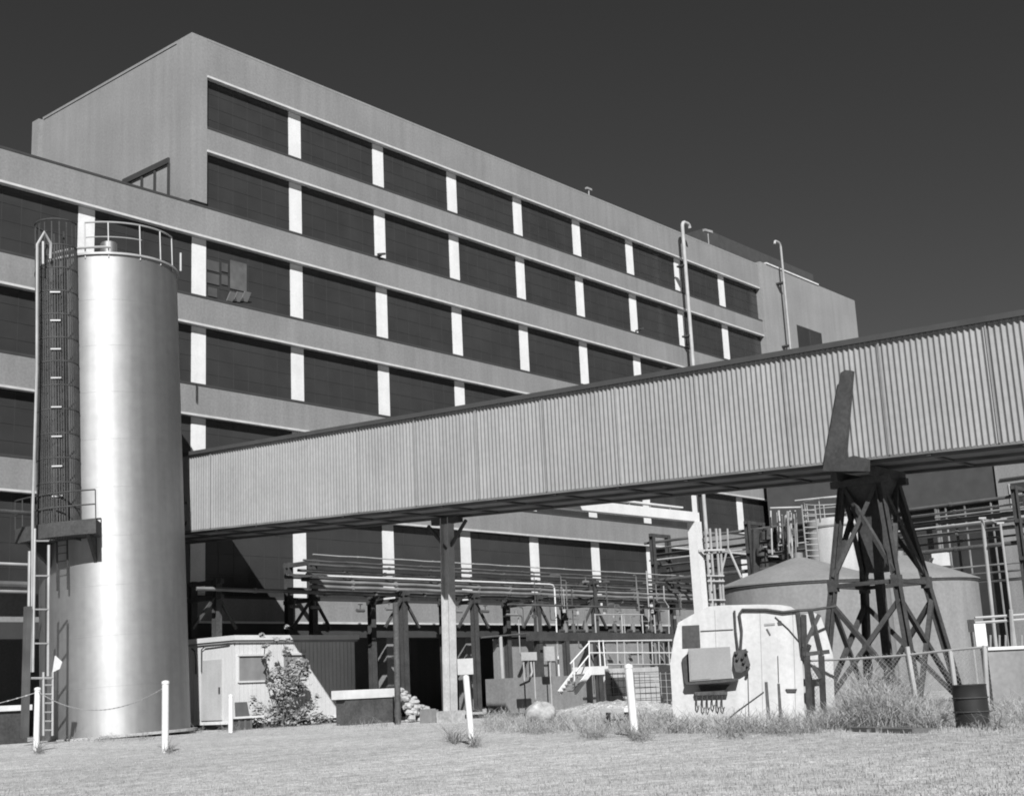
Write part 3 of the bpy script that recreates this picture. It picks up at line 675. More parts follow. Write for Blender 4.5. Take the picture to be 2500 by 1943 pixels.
# right pipe bridges in front of it
XC = 80.
for i, (py, rr, mm, lab) in enumerate(((1240, .07, 'lag', 'topmost'), (1252, .12, 'mid', 'second'), (1268, .12, 'mid', 'third'), (1284, .08, 'rusty', 'fourth'), (1305, .05, 'lag', 'fifth'), (1372, .06, 'lag', 'sixth'), (1392, .06, 'mid', 'seventh'), (1412, .09, 'mid', 'eighth'))):
    z = PX(XC, 2480, py).z
    mb_ = MB().tube([(XC+i % 2*.4, 6, z), (XC+i % 2*.4, 33, z)], rr, 8)
    for k in range(6): mb_.tube([(XC+i % 2*.4, 8+k*3.7, z), (XC+i % 2*.4, 8.15+k*3.7, z)], rr*1.4, 8)
    tag(mb_.build('pipe_run', mm), '%s pipe from the top at the right edge, below the gallery' % lab, 'pipe', 'pipes crossing the right edge below the gallery')
for k, (pa, ya, pb, yb_, lab) in enumerate(((2398, 1265, 2415, 1422, 'left one of two pale poles at the right under the gallery'), (2442, 1277, 2458, 1405, 'right one of two pale poles at the right under the gallery'))):
    d_ = 55-k; a_ = DD(pa, ya, d_); b_ = DD(pb, yb_, d_); dv = b_-a_; b_ = a_+dv*(a_.z/(-dv.z))
    t = thing('pole', lab, 'pole', (b_.x, b_.y, 0), 'pale poles at the right')
    MB().tube([b_, a_], .075 if k == 0 else .05, 8).build('shaft', 'pale', t)
    MB().tube([a_-rt*.15, a_+rt*.15], .05, 6).build('arm', 'pale', t)
tag(MB().tube([DD(2398, 1267, 54.9), DD(2420, 1270, 54.5), DD(2442, 1279, 54)], .02, 5).build('wire', 'pale'), 'wire strung between the two pale poles at the right', 'wire')
p = DD(2298, 1362, 78)
AU = thing('roof_unit', 'pale box unit with a pipe behind the right cone roofed tank', 'machinery', p-ZV*.55)
MB().prism([p-rt*.55-ZV*.45, p+rt*.5-ZV*.45, p+rt*.5+ZV*.3, p-rt*.1+ZV*.42, p-rt*.55+ZV*.3], fw*1.0).build('casing', 'offwhite', AU)
MB().tube([p-rt*.5-fw*.1, p-rt*.75-fw*.1-ZV*.1, p-rt*.8-fw*.1-ZV*.5], .06, 6).build('pipe', 'steel', AU)
MB().bar(p-ZV*.5-rt*.6+fw*.5, p-ZV*.5+rt*.7+fw*.5, .9, .08).bar(p-ZV*.5+fw*.5, Vector((p.x+fw.x*.5, p.y+fw.y*.5, 0)), .2).build('stand', 'steel', AU)
# rail, wall and small board at right edge
RW = thing('retaining_wall', 'pale concrete low wall at the right edge behind the drum', 'wall', (36, 6, 0))
a_ = DD(2412, 1600, 33.5); b_ = DD(2640, 1585, 34.5)
wz = DD(2450, 1585, 33).z
MB().prism([Vector((a_.x, a_.y, 0)), Vector((b_.x, b_.y, 0)), Vector((b_.x, b_.y, wz)), Vector((a_.x, a_.y, wz))], fw*.5).build('wall', 'tank', RW)
MB().prism([Vector((a_.x, a_.y, wz+.003))-fw*.06, Vector((b_.x, b_.y, wz+.003))-fw*.06, Vector((b_.x, b_.y, wz+.08))-fw*.06, Vector((a_.x, a_.y, wz+.08))-fw*.06], fw*.6).build('coping', 'edge', RW)
m = MB()
for y in (1502, 1514): m.tube([DD(2380, y+6, 46), DD(2560, y-6, 46)], .05, 6)
m.tube([DD(2468, 1488, 45.8), DD(2474, 1600, 45.8)], .07, 6)
for px in (2418, 2440, 2455, 2494): m.tube([DD(px, 1550, 45.9), DD(px, 1590, 45.9)], .035, 5)
o = m.build('guard_rail', 'pale'); tag(o, 'pale double guard rail behind the low wall at the right edge', 'railing')
for (px, pt_, pb_, ww, d_, lab) in ((2395, 1522, 1580, 28, 36, 'larger white board on a leg above the drum'), (2372, 1512, 1542, 16, 39, 'smaller white board beside the right tank edge')):
    p = DD(px, (pt_+pb_)/2, d_); hw = ww/2/FPX*d_; hh = (pb_-pt_)/2/FPX*d_
    t = thing('board', lab, 'sign', (p.x, p.y, 0), 'white boards at the right tank')
    MB().prism([p-rt*hw-ZV*hh, p+rt*hw-ZV*hh, p+rt*hw+ZV*hh, p-rt*hw+ZV*hh], fw*.05).build('plate', 'white', t)
    MB().tube([Vector((p.x, p.y, 0))+fw*.1, Vector((p.x, p.y, p.z))+fw*.1], .04, 6).build('leg', 'galv', t)

# ------------------------------------------------------------------ white hut
dh = 32.5
hp = lambda x, y: DD(x, y, dh)
base = [G(1645, 1772), G(1965, 1772)]
o0 = DD(1802, 1772, dh); o0.z = 0
HU = thing('white_hut', 'whitewashed hut with chamfered top and electrical boxes on its front', 'hut', o0)
# front plane faces the camera: use plane through o0 normal to the horizontal view ray
vh = Vector((o0.x, o0.y, 0)).normalized(); rh = Vector((vh.y, -vh.x, 0))
def hpt(x, y, off=0.0):
    d_ = ray(x, y); t_ = (o0-CAM-vh*(-off) if False else (o0+vh*off-CAM)).dot(vh)/d_.dot(vh); return CAM+d_*t_
front = [(1645, 1778), (1636, 1620), (1645, 1560), (1656, 1519), (1690, 1500), (1730, 1480), (1765, 1477), (1850, 1475), (1905, 1476), (1930, 1480), (1952, 1494), (1958, 1560), (1966, 1778)]
fp_ = [hpt(x, y) for x, y in front]
for p in (fp_[0], fp_[-1]): p.z = 0
MB().prism(fp_, vh*2.6).build('body', 'hut', HU)
side = [(1966, 1778), (1960, 1500), (1985, 1494), (2003, 1502), (2018, 1545), (2034, 1600), (2040, 1765)]
sp_ = [hpt(x, y, .8) for x, y in side]; sp_[0].z = 0; sp_[-1].z = 0
MB().prism(sp_, vh*1.6).build('lean_to', 'hut', HU)
def hbox(name, pts, off, depth, m_, parent=HU): return MB().prism([hpt(x, y, off) for x, y in pts], vh*depth).build(name, m_, parent)
hbox('vent_opening', [(1665, 1527), (1707, 1525), (1710, 1579), (1666, 1581)], -.03, .027, 'steel')
cbn = hbox('cabinet', [(1680, 1583), (1782, 1578), (1788, 1655), (1684, 1663)], -.32, .317, 'box')
hbox('cabinet_side', [(1665, 1608), (1677, 1596), (1683, 1663), (1676, 1668), (1671, 1666)], -.12, .117, 'steel')  # dark slab forming the cabinet's left side
hbox('cabinet_shadow', [(1672, 1665), (1793, 1655), (1803, 1655), (1803, 1661), (1760, 1666), (1676, 1671)], -.30, .29, 'steel')  # dark slab put in for the black shadow below the cabinet
hbox('bushing_rail', [(1695, 1688), (1776, 1687), (1776, 1695), (1697, 1697)], -.16, .155, 'rusty')
hbox('bushing_panel', [(1705, 1672), (1782, 1670), (1768, 1687), (1712, 1688)], -.06, .055, 'steel')
for x in (1702, 1716, 1728, 1740, 1752, 1764):
    dl_ = rnd.random()*9; m = MB().tube([hpt(x, 1690, -.12), hpt(x-1.5, 1704, -.14), hpt(x-1, 1716+dl_, -.15), hpt(x+2, 1725+dl_, -.12), hpt(x+4.5, 1718+dl_, -.08)], .016, 6); m.build('cable_tail', 'steel', HU)
mt = hbox('meter_box', [(1792, 1590), (1822, 1583), (1826, 1600), (1832, 1622), (1822, 1634), (1810, 1641), (1796, 1640), (1791, 1620)], -.20, .19, 'rusty')
m = MB().tube([hpt(1802, 1590, -.08), hpt(1796, 1540, -.06), hpt(1793, 1490, -.06)], .03, 6).tube([hpt(1808, 1590, -.08), hpt(1811, 1540, -.06), hpt(1805, 1498, -.07), hpt(1812, 1488, -.06), hpt(1870, 1488, -.06), hpt(1912, 1494, -.06), hpt(1948, 1490, -.06), hpt(1985, 1488, -.02), hpt(2040, 1480, .2)], .035, 6)
m.build('conduit', 'steel', HU)
m = MB()
for i in range(7): x = 1786+rnd.random()*42; y = 1588+rnd.random()*48; m.bar(hpt(x, y, -.24), hpt(x+5, y+3, -.24), .1, .08)
m.build('meter_fitting', 'steel', HU)
m = MB().bar(hpt(1948, 1494, -.05), hpt(1960, 1600, -.05), .09, .06); m.build('corner_strip', 'rusty', HU)
for pts in ([(1867, 1664), (1874, 1664), (1882, 1764), (1873, 1764)], [(1898, 1668), (1904, 1668), (1911, 1768), (1903, 1768)]): hbox('door_slot', pts, -.02, .017, 'rusty')
hbox('handle', [(1918, 1681), (1946, 1681), (1944, 1688), (1922, 1688)], -.05, .045, 'steel')
hbox('small_plate', [(1866, 1522), (1892, 1520), (1892, 1525), (1866, 1527)], -.02, .015, 'box')
hbox('small_plate', [(1898, 1518), (1906, 1514), (1912, 1524), (1900, 1525)], -.03, .025, 'rusty')
hbox('small_plate', [(1870, 1535), (1874, 1534), (1882, 1549), (1879, 1551)], -.02, .015, 'rusty')
m = MB().tube([hpt(1892, 1505, -.03), hpt(1925, 1535, -.03), hpt(1955, 1570, -.03)], .012, 5).tube([hpt(1865, 1688, -.03), hpt(1800, 1735, -.03), hpt(1752, 1776, -.03)], .012, 5).tube([hpt(1710, 1540, -.02), hpt(1790, 1536, -.02)], .01, 5)
m.build('wiring', 'rusty', HU)
MB().tube([hpt(1826, 1640, -.02), hpt(1829, 1770, -.02)], .01, 5).build('cable', 'rusty', HU); m = MB().tube([hpt(1899, 1600, -.02), hpt(1901, 1665, -.02)], .01, 5)
m.build('cable', 'rusty', HU)
for x in (1745, 1855, 1935):
    MB().tube([hpt(x, 1490, -.004), hpt(x+5, 1640, -.004), hpt(x+8, 1768, -.004)], .008, 4).build('sheet_seam', 'box', HU)
mb2 = hbox('cabinet_door', [(1684, 1588), (1732, 1586), (1735, 1656), (1687, 1660)], -.335, .014, 'box', HU)

# dark bars added for the trestle's A-shaped shadow on the hut's right side
AF = thing('trestle_shadow_frame', 'dark crossed bars added for the trestle shadow at the right side of the white hut', 'frame', hpt(1990, 1700, 0)*1)
AF.location = (AF.location[0], AF.location[1], 0); ORG[AF.name] = Vector(AF.location)
m = MB()
for a_, b_ in (((2000, 1500), (1962, 1580)), ((1978, 1490), (2005, 1600)), ((1962, 1597), (2025, 1590)), ((1962, 1500), (1965, 1600))): m.bar(hpt(*a_, -.12), hpt(*b_, -.12), .10, .10)
m.build('shadow_bar', 'steel', AF)
m = MB()
for a_, b_ in (((1970, 1600), (1978, 1760)), ((2005, 1600), (2012, 1765)), ((1985, 1625), (2005, 1655))): m.bar(hpt(*a_, -.12), hpt(*b_, -.12), .12, .1)
m.build('leg', 'steel', AF)

# ------------------------------------------------------------------ fence on the right
FXX = 30.6
fy = lambda px: PX(FXX, px, 1600).y
FE = thing('chain_link_fence', 'sagging chain link fence with pale posts in front of the trestle', 'fence', (FXX, 12, 0))
ra = PX(FXX, 1962, 1613); rb = PX(FXX, 2412, 1578)
MB().tube([ra, PX(FXX, 2080, 1608), PX(FXX, 2200, 1600), PX(FXX, 2300, 1589), rb], .032, 6).build('top_rail', 'galv', FE)
for (xt, yt, xb) in ((1958, 1600, 1966), (2215, 1578, 2243), (2320, 1588, 2341), (2404, 1575, 2412)):
    p = PX(FXX, xt, yt); bq = PX(FXX, xb, 1740)
    MB().tube([(FXX, bq.y, 0), p], .055, 8).build('post', 'pale', FE)
m = MB(); z0 = .05; L = (ra.y-rb.y)
def rz(y): return ra.z+(rb.z-ra.z)*(ra.y-y)/L
s = .11
for d_ in (-1, 1):
    y = rb.y-2.0
    while y < ra.y+2:
        h_ = rz(min(max(y, rb.y), ra.y)); ya, yb_ = y, y+d_*h_
        za, zb_ = z0, h_
        lo, hi = rb.y, ra.y
        def clip(ya, yb_, za, zb_):
            pts = [(ya, za), (yb_, zb_)]
            t0, t1 = 0., 1.; dy = yb_-ya
            for bound, sg in ((lo, 1), (hi, -1)):
                if dy*sg > 0: t0 = max(t0, (bound-ya)/dy)
                else: t1 = min(t1, (bound-ya)/dy)
            return None if t0 >= t1 else ((ya+dy*t0, za+(zb_-za)*t0), (ya+dy*t1, za+(zb_-za)*t1))
        c_ = clip(ya, yb_, za, zb_)
        if c_: m.bar((FXX+.01*d_, c_[0][0], c_[0][1]), (FXX+.01*d_, c_[1][0], c_[1][1]), .004, .004)
        y += s
m.build('wire_mesh', 'galv', FE)
# drum
q = G(2377, 1776); DR = thing('oil_drum', 'black dented steel drum standing at the right by the fence', 'drum', (q.x, q.y, 0))
rd = 38/FPX*math.hypot(q.x, q.y); hd_ = .80
q = q+Vector((q.x, q.y, 0)).normalized()*rd; DR.location = (q.x, q.y, 0); ORG[DR.name] = Vector((q.x, q.y, 0))
MB().lathe(q.x, q.y, [(rd-.02, 0), (rd, .02), (rd, .27), (rd+.02, .29), (rd, .31), (rd, .53), (rd+.02, .55), (rd, .57), (rd, hd_-.03), (rd+.012, hd_-.015), (rd, hd_), (rd-.03, hd_), (rd-.03, hd_-.03), (.01, hd_-.03)], 32).build('body', 'drum', DR)
for s_ in (.29, .55): MB().lathe(q.x, q.y, [(rd+.021, s_-.01), (rd+.026, s_), (rd+.021, s_+.01)], 32).build('hoop', 'steel', DR)
MB().lathe(q.x+.1, q.y, [(.04, hd_-.03), (.04, hd_), (.005, hd_)], 10).build('bung', 'steel', DR)
# dark slabs added for a dark patch of ground
for i, (xa, xb, yy, lab) in enumerate(((2085, 2160, 1780, 'left slab added for a dark ground patch in the weeds below the trestle'), (2168, 2250, 1783, 'right slab added for a dark ground patch in the weeds below the trestle'))):
    a_ = G(xa, yy+4); b_ = G(xb, yy+6); tag(MB().bar(a_+ZV*.04, b_+ZV*.04, .40, .09).build('dark_ground_slab', 'wood'), lab, 'ground patch', 'dark ground slabs below the trestle')

# ------------------------------------------------------------------ yard clutter in the middle
YM = 36.0
pm = lambda x, y, Y=36.0: PY(Y, x, y)
# trough / ledge block
p = pm(838, 1700, 40); LB = thing('concrete_trough', 'long low trough with a white top edge under the gallery shadow', 'trough', (p.x, 40, 0))
p = PY(40, 838, 1684); q_ = PY(40, 968, 1676); zt_ = PY(40, 900, 1682).z
MB().box(PY(40, 845, 1700).x, q_.x-.1, 40.05, 40.6, 0, max(zt_-.35, .2)).build('base', 'rusty', LB)
MB().box(p.x, q_.x, 40, 40.7, max(zt_-.35, .2)+.003, zt_).build('slab', 'edge', LB)
# riprap bags beside it
allm = MB(); rb0 = PY(38.6, 978, 1765)
for i in range(150):
    u_ = rnd.random(); hmax = 1.35*(1-u_)**1.1; xx = PY(38.6, 978+u_*75, 1765).x; zz = hmax*rnd.random()**.7; rr = .10+.10*rnd.random(); yy = 38.4+(1.35-zz)*-.35+rnd.random()*.5
    n_, k_ = 7, 4; vs = []; fs = []; e1_ = .7+.6*rnd.random(); ph0 = rnd.random()*6
    for a_i in range(k_+1):
        th = math.pi*a_i/k_
        for b_i in range(n_):
            ph = 2*math.pi*b_i/n_+ph0; w_ = rr*(.8+.4*rnd.random()); vs.append((xx+w_*e1_*math.sin(th)*math.cos(ph), yy+w_*math.sin(th)*math.sin(ph), max(zz+w_*.7*math.cos(th), -.02)))
    for a_i in range(k_):
        for b_i in range(n_): fs.append((a_i*n_+b_i, a_i*n_+(b_i+1) % n_, (a_i+1)*n_+(b_i+1) % n_, (a_i+1)*n_+b_i))
    allm.add(vs, fs)
tag(allm.build('rubble_heap', 'stone'), 'small sunlit heap of pale rubble left of the lit gallery post', 'rubble', kind='stuff')
rd_ = rod('dark_pole', 'dark weathered pole between the trough and the rubble heap', 'pole', 966, 1470, 972, 1768, .12, 'rusty')
p = G(1060, 1764); tag(MB().box(p.x-.25, p.x+.25, p.y, p.y+.5, 0, .48).box(p.x-.18, p.x+.18, p.y+.07, p.y+.43, .48, .52).build('concrete_block', 'tank'), 'small grey concrete block left of the gallery post foot', 'block')
# pole with long arm
P1 = thing('pipe_pole', 'thin pale pole carrying a long horizontal pipe right of the gallery post', 'pole', (PY(43, 1228, 1700).x, 43, 0))
MB().tube([(PY(43, 1222, 1556).x, 43, PY(43, 1222, 1553).z), (PY(43, 1230, 1700).x, 43, 0)], .09, 8).build('shaft', 'pale', P1)
MB().tube([PY(43, 1175, 1556), PY(43, 1290, 1546)], .05, 6).build('arm', 'mid', P1)
# long dark girder over the middle ground
a_ = PY(42, 1290, 1553); b_ = PY(42, 1640, 1556)
DG = thing('dark_girder', 'long dark horizontal girder on posts behind the stairs', 'girder', ((a_.x+b_.x)/2, 42, 0))
MB().bar(a_, b_, .3, .42).build('beam', 'steel', DG)
for px in (1310, 1470, 1630): p = PY(42.1, px, 1560); MB().bar((p.x, 42.1, 0), (p.x, 42.1, p.z), .2).build('post', 'steel', DG)
m = MB()
for px in (1455, 1520, 1570, 1600): p = PY(42, px, 1545); m.tube([(p.x, 42, p.z), (p.x, 42, p.z+1.0)], .04, 6)
m.tube([PY(42, 1455, 1500), PY(42, 1572, 1500)], .035, 6)
m.build('handrail', 'pale', DG)
# machinery on the girder
PL = ['leftmost of the row', 'second from the left', 'third from the left', 'middle of the row', 'third from the right', 'second from the right', 'rightmost, beside the white hut']
for i, px in enumerate((1380, 1400, 1430, 1500, 1545, 1590, 1612)):
    p = PY(43.5, px, 1530); t = thing('pump_unit', 'small pump on the dark girder, %s' % PL[i], 'pump', p-ZV*.3, 'pumps standing in a row above the dark girder')
    MB().lathe(p.x, p.y, [(.02, p.z-.3), (.13, p.z-.28), (.15, p.z-.1), (.11, p.z+.05), (.11, p.z+.15), (.01, p.z+.2)], 14).tube([p, p+ZV*(.3+.3*(i % 3)), p+Vector((.25, 0, .3+.3*(i % 3)))], .035, 6).build('motor', 'mid' if i % 2 else 'lag', t)
    MB().tube([p-Vector((.5, 0, .2)), p+Vector((.5, 0, -.2))], .08, 8).build('pipe', 'rusty', t)
MB_ = MB().box(PY(43, 1365, 1500).x, PY(43, 1640, 1500).x, 42.9, 44.2, PY(43, 1500, 1548).z-.12, PY(43, 1500, 1548).z-.02)
tag(MB_.build('equipment_deck', 'steel'), 'dark deck carrying the row of pumps', 'platform')
# plates on legs
for (x0, x1, y0, y1, yb_, legs, Y, lab) in ((1274, 1309, 1591, 1612, 1668, (1280, 1305), 39, 'wide pale plate on two thin legs'), (1331, 1352, 1577, 1613, 1652, (1344,), 40, 'upright white plate on one thin leg')):
    a_ = PY(Y, x0, y1); b_ = PY(Y, x1, y0); t = thing('plate_stand', lab, 'sign', ((a_.x+b_.x)/2, Y, 0), 'small plates on legs in the yard')
    MB().box(a_.x, b_.x, Y-.03, Y+.03, a_.z, b_.z).build('plate', 'offwhite', t)
    for lx in legs: p = PY(Y, lx, y1); MB().tube([(p.x, Y+.05, p.z+.1), (p.x, Y+.05, 0)], .035, 6).build('leg', 'pale', t)
tag(MB().tube([PY(38.5, 1296, 1615), PY(38.5, 1299, 1640), PY(38.5, 1292, 1662), PY(38.5, 1270, 1672)], .05, 6).build('drain_hose', 'pale'), 'short pale hose hanging below the wide plate', 'hose')
# low concrete plinth, dark shaft
Yc = 41.0
a_ = PY(Yc, 1232, 1655); b_ = PY(Yc, 1420, 1655)
tag(MB().box(a_.x, b_.x, Yc, Yc+1.2, 0, a_.z).build('low_wall', 'concrete'), 'low grey concrete wall behind the boulder', 'wall')
a_ = PY(50.0, 1225, 1560); b_ = PY(50.0, 1760, 1560)
tag(MB().box(a_.x, b_.x, 50.4, 50.7, 0, 3.9).build('yard_wall', 'concrete'), 'grey rendered yard wall behind the stairs and railing', 'wall')
# boulder
def blob(cx, cy, rr, name, mt_, sq=.8, seed=1):
    rn = random.Random(seed); m = MB(); n, k = 36, 20; vs = []; fs = []
    for i in range(k+1):
        for j in range(n):
            th = math.pi*i/k; f_ = rr*(1+.10*math.sin(3*6.283*j/n+6*i/k+seed)+.07*math.sin(5*6.283*j/n+9*i/k)+.025*rn.random()) if 0 < i < k else rr
            ph = 2*math.pi*j/n
            vs.append((cx+f_*math.sin(th)*math.cos(ph), cy+f_*math.sin(th)*math.sin(ph), max(rr*sq*.75+f_*sq*math.cos(th), -.1)))
    for i in range(k):
        for j in range(n): fs.append((i*n+j, i*n+(j+1) % n, (i+1)*n+(j+1) % n, (i+1)*n+j))
    m.add(vs, fs); m.sm = True; return m.build(name, mt_)
q = G(1320, 1762)
tag(blob(q.x, q.y, .52, 'boulder', 'stone', .7, 9), 'big white boulder at the foot of the weedy bank', 'rock')
# earth bank around boulder
def mound(px0, px1, pyb, h, name, mt_, label):
    a_ = G(px0, pyb); b_ = G(px1, pyb); n, k = 40, 10; vs = []; fs = []
    dv = b_-a_; nn = Vector((-dv.y, dv.x, 0)).normalized(); nn = nn if nn.dot(vh) > 0 else -nn
    for i in range(n+1):
        for j in range(k+1):
            s_ = i/n; t_ = j/k; p = a_+dv*s_+nn*(t_*5.0); p.z = h*math.sin(math.pi*min(1, s_*1.0))**.7*math.sin(math.pi*t_)+.10*math.sin(i*1.7+j*2.3)*math.sin(math.pi*s_)*math.sin(math.pi*t_)-.02
            vs.append(p)
    for i in range(n):
        for j in range(k): q0 = i*(k+1)+j; fs.append((q0, q0+k+1, q0+k+2, q0+1))
    m = MB(); m.add(vs, fs); m.sm = True; return tag(m.build(name, mt_), label, kind='structure')
mound(1235, 1500, 1757, .5, 'earth_bank', 'ground', 'weedy earth bank beside the stairs')
# stairs with landing and rails
YS = 38.0
ps = lambda x, y, Y=YS: PY(Y, x, y)
ST = thing('steel_stairs', 'short white steel stairs with a landing and handrails', 'stairs', (ps(1420, 1700).x, YS, 0))
a_, b_ = ps(1403, 1690), ps(1440, 1640)
MB().bar(a_, b_, .08, .25).bar(a_+Vector((0, .9, 0)), b_+Vector((0, .9, 0)), .08, .25).build('stringer', 'white', ST)
m = MB()
for i in range(6): p = a_.lerp(b_, (i+.5)/6); m.box(p.x-.14, p.x+.14, YS+.05, YS+.85, p.z-.02, p.z+.02)
m.build('tread', 'galv', ST)
c_ = ps(1440, 1647); d_ = ps(1482, 1625)
MB().box(c_.x, d_.x, YS-.06, YS+1.0, c_.z, d_.z).build('landing', 'white', ST)
for px in (1478,): MB().bar((ps(px, 1650).x, YS, 0), (ps(px, 1650).x, YS, c_.z), .14).build('landing_post', 'white', ST)
m = MB()
for (x0, y0, x1, y1) in ((1438, 1565, 1440, 1640), (1462, 1562, 1466, 1625), (1472, 1562, 1478, 1630), (1400, 1612, 1404, 1690), (1437, 1570, 1392, 1620), (1437, 1600, 1405, 1640), (1437, 1565, 1640, 1562), (1440, 1593, 1640, 1593)): m.tube([ps(x0, y0), ps(x1, y1)], .035, 6)
m.build('handrail', 'white', ST)
# long railing with diagonals behind
RLg = thing('walkway_railing', 'pale walkway railing with diagonal braces right of the stairs', 'railing', (ps(1560, 1600).x, YS+1.2, 0))
m = MB(); q5 = lambda x, y: PY(YS+1.2, x, y)
for px in (1506, 1523, 1556, 1567, 1591, 1608, 1632): m.tube([q5(px, 1562), q5(px+3, 1622)], .035, 6)
m.build('post', 'pale', RLg)
m = MB()
for px in (1472, 1508, 1562, 1594, 1612): m.tube([q5(px, 1574), q5(px+30, 1618)], .022, 5)
for px in (1485, 1540): m.tube([q5(px, 1618), q5(px-28, 1575)], .02, 5)
m.build('diagonal', 'pale', RLg)
m = MB(); m.tube([q5(1500, 1564), q5(1640, 1564)], .03, 6).tube([q5(1482, 1622), q5(1640, 1622)], .05, 6); m.build('rail', 'pale', RLg)
# block enclosure below it
YE = 34.0
qe = lambda x, y: PY(YE, x, y)
a_ = qe(1485, 1630); b_ = qe(1628, 1630)
BE = thing('block_enclosure', 'pale blockwork enclosure with a grey panel left of the white hut', 'enclosure', (a_.x, YE, 0))
m = MB(); nz = 8; zt_ = a_.z
for i in range(nz):
    z0 = zt_*i/nz; z1 = zt_*(i+1)/nz-.025
    x = a_.x-(.18 if i % 2 else 0); 
    while x < b_.x:
        m.box(max(x, a_.x), min(x+.40, b_.x+.01), YE, YE+.2, z0, z1); x += .42
m.build('blockwork', 'offwhite', BE)
MB().box(a_.x+.01, b_.x-.01, YE+.03, YE+.19, 0, zt_-.03).build('mortar', 'tank', BE)
p = qe(1494, 1698); q_ = qe(1531, 1652); MB().box(p.x, q_.x, YE-.05, YE-.003, p.z, q_.z).build('panel', 'mid', BE)
m = MB().box(qe(1612, 1700).x, qe(1632, 1700).x, YE-.12, YE-.003, 0, zt_+.05); m.build('door', 'steel', BE)
# wire lattice in front
m = MB(); YW = 32.; qw = lambda x, y: PY(YW, x, y)
for px in range(1482, 1640, 13): m.tube([qw(px, 1640), qw(px+8, 1766)], .012, 4)
for py in range(1645, 1765, 16): m.tube([qw(1482, py), qw(1640, py-1)], .012, 4)
tag(m.build('wire_lattice', 'galv'), 'square wire lattice panel in front of the pale blockwork', 'wire panel')
# low bench rail
BN = thing('low_rail', 'low pale timber rail on short legs in the weeds', 'rail', (G(1505, 1775).x, G(1505, 1775).y, 0))
a_ = G(1480, 1776); b_ = G(1538, 1776)
MB().bar(a_+ZV*.45, b_+ZV*.45, .3, .10).build('top_board', 'edge', BN)
for s_ in (.12, .88): p = a_.lerp(b_, s_); MB().bar(p, p+ZV*.395, .09, .09).build('leg', 'wood', BN)
MB().bar(a_.lerp(b_, .1)+ZV*.2, a_.lerp(b_, .9)+ZV*.2, .05, .05).build('stretcher', 'wood', BN)
# crate and scrap at the shed corner
q = PY(44.0, 598, 1765); q.z = 0; CR_ = thing('wooden_crate', 'small grey slatted crate with a board on top beside the shed corner', 'crate', (q.x, q.y, 0))
MB().box(q.x-.35, q.x+.35, q.y, q.y+.5, 0, .45).build('body', 'mid', CR_)
MB().box(q.x-.45, q.x+.9, q.y-.1, q.y+.55, .453, .53).build('top_board', 'edge', CR_)
m = MB()
for s_ in (-.3, 0, .3): m.box(q.x+s_-.05, q.x+s_+.05, q.y-.03, q.y-.003, 0, .45)
m.build('batten', 'wood', CR_)
MB().prism([(q.x-.3, q.y+.2, .535), (q.x+.4, q.y+.2, .535), (q.x+.35, q.y+.3, 1.1), (q.x-.25, q.y+.3, 1.1)], (0, .04, 0)).build('back_board', 'mid', CR_)
# white slab and rack pipes left of silo
a_ = PY(47, -60, 1732); b_ = PY(47, 58, 1728)
tag(MB().box(a_.x, b_.x, 46.4, 47.0, a_.z-.1, b_.z+.12).build('loading_ledge', 'edge'), 'white loading ledge at the far left of the frame', 'ledge')
MB().box(a_.x+.1, b_.x-.1, 46.5, 46.9, 0, a_.z-.11).build('base', 'steel', bpy.data.objects['loading_ledge'])
for i, (py, rr, mm, lab) in enumerate(((1250, .08, 'steel', 'dark rail, uppermost left of the silo'), (1376, .05, 'pale', 'thin pale pipe left of the silo above the two thicker ones'), (1425, .12, 'mid', 'thick dull pipe left of the silo'), (1440, .07, 'pale', 'pale pipe, lowest left of the silo'))):
    p = PY(46.0, 40, py); tag(MB().tube([(20, 46.0+.1*i, p.z), (PY(46, 78, py).x, 46.0+.1*i, p.z)], rr, 8).tube([(29.0, 46+.1*i, p.z), (29.15, 46+.1*i, p.z)], rr*1.4, 8).build('side_pipe', mm), lab, 'pipe', 'short pipes left of the silo')

# ------------------------------------------------------------------ vegetation
def blades(n, areaf, hf, wf, name, mt_, label, seed, lean=.5):
    rn = random.Random(seed); vs = []; fs = []
    for i in range(n):
        r_ = areaf(rn)
        if r_ is None: continue
        x, y, sc = r_; h = hf(rn)*sc; w_ = wf*(.6+.8*rn.random()); a = rn.random()*6.283; l = lean*h*rn.random(); b_ = rn.random()*6.283
        dx, dy = math.cos(a)*w_, math.sin(a)*w_; ex, ey = math.cos(b_)*l, math.sin(b_)*l; k = len(vs)
        z0 = -.02
        vs += [(x-dx, y-dy, z0), (x+dx, y+dy, z0), (x+ex*.4+dx*.7, y+ey*.4+dy*.7, h*.6), (x+ex*.4-dx*.7, y+ey*.4-dy*.7, h*.6), (x+ex, y+ey, h)]
        fs += [(k, k+1, k+2, k+3), (k+3, k+2, k+4)]
    m = MB(); m.v = vs; m.f = fs; o = m.build(name, mt_, smooth=False)
    return tag(o, label, 'plant' if 'weed' in name else 'grass', kind='stuff')
def yard(rn):
    px = rn.random()*2700-100; py = 1765+(rn.random()**1.0)*190; q = G(px, py)
    return q.x, q.y, 1.0
blades(42000, yard, lambda r_: .012+.028*r_.random(), .007, 'short_grass', 'grass', 'short sparse dry grass over the pale yard', 11)
def edge_band(rn):
    px = rn.random()*2600-50
    if 1000 < px < 1230 and rn.random() < .8: return None
    py = 1768+abs(rn.gauss(0, 1))*10+(6 if px > 1500 else 0); q = G(px, py); return q.x, q.y, .6+.8*rn.random()
blades(6000, edge_band, lambda r_: .03+.08*r_.random(), .008, 'grass_tufts', 'grass', 'taller dry grass tufts along the foot of the buildings', 12)
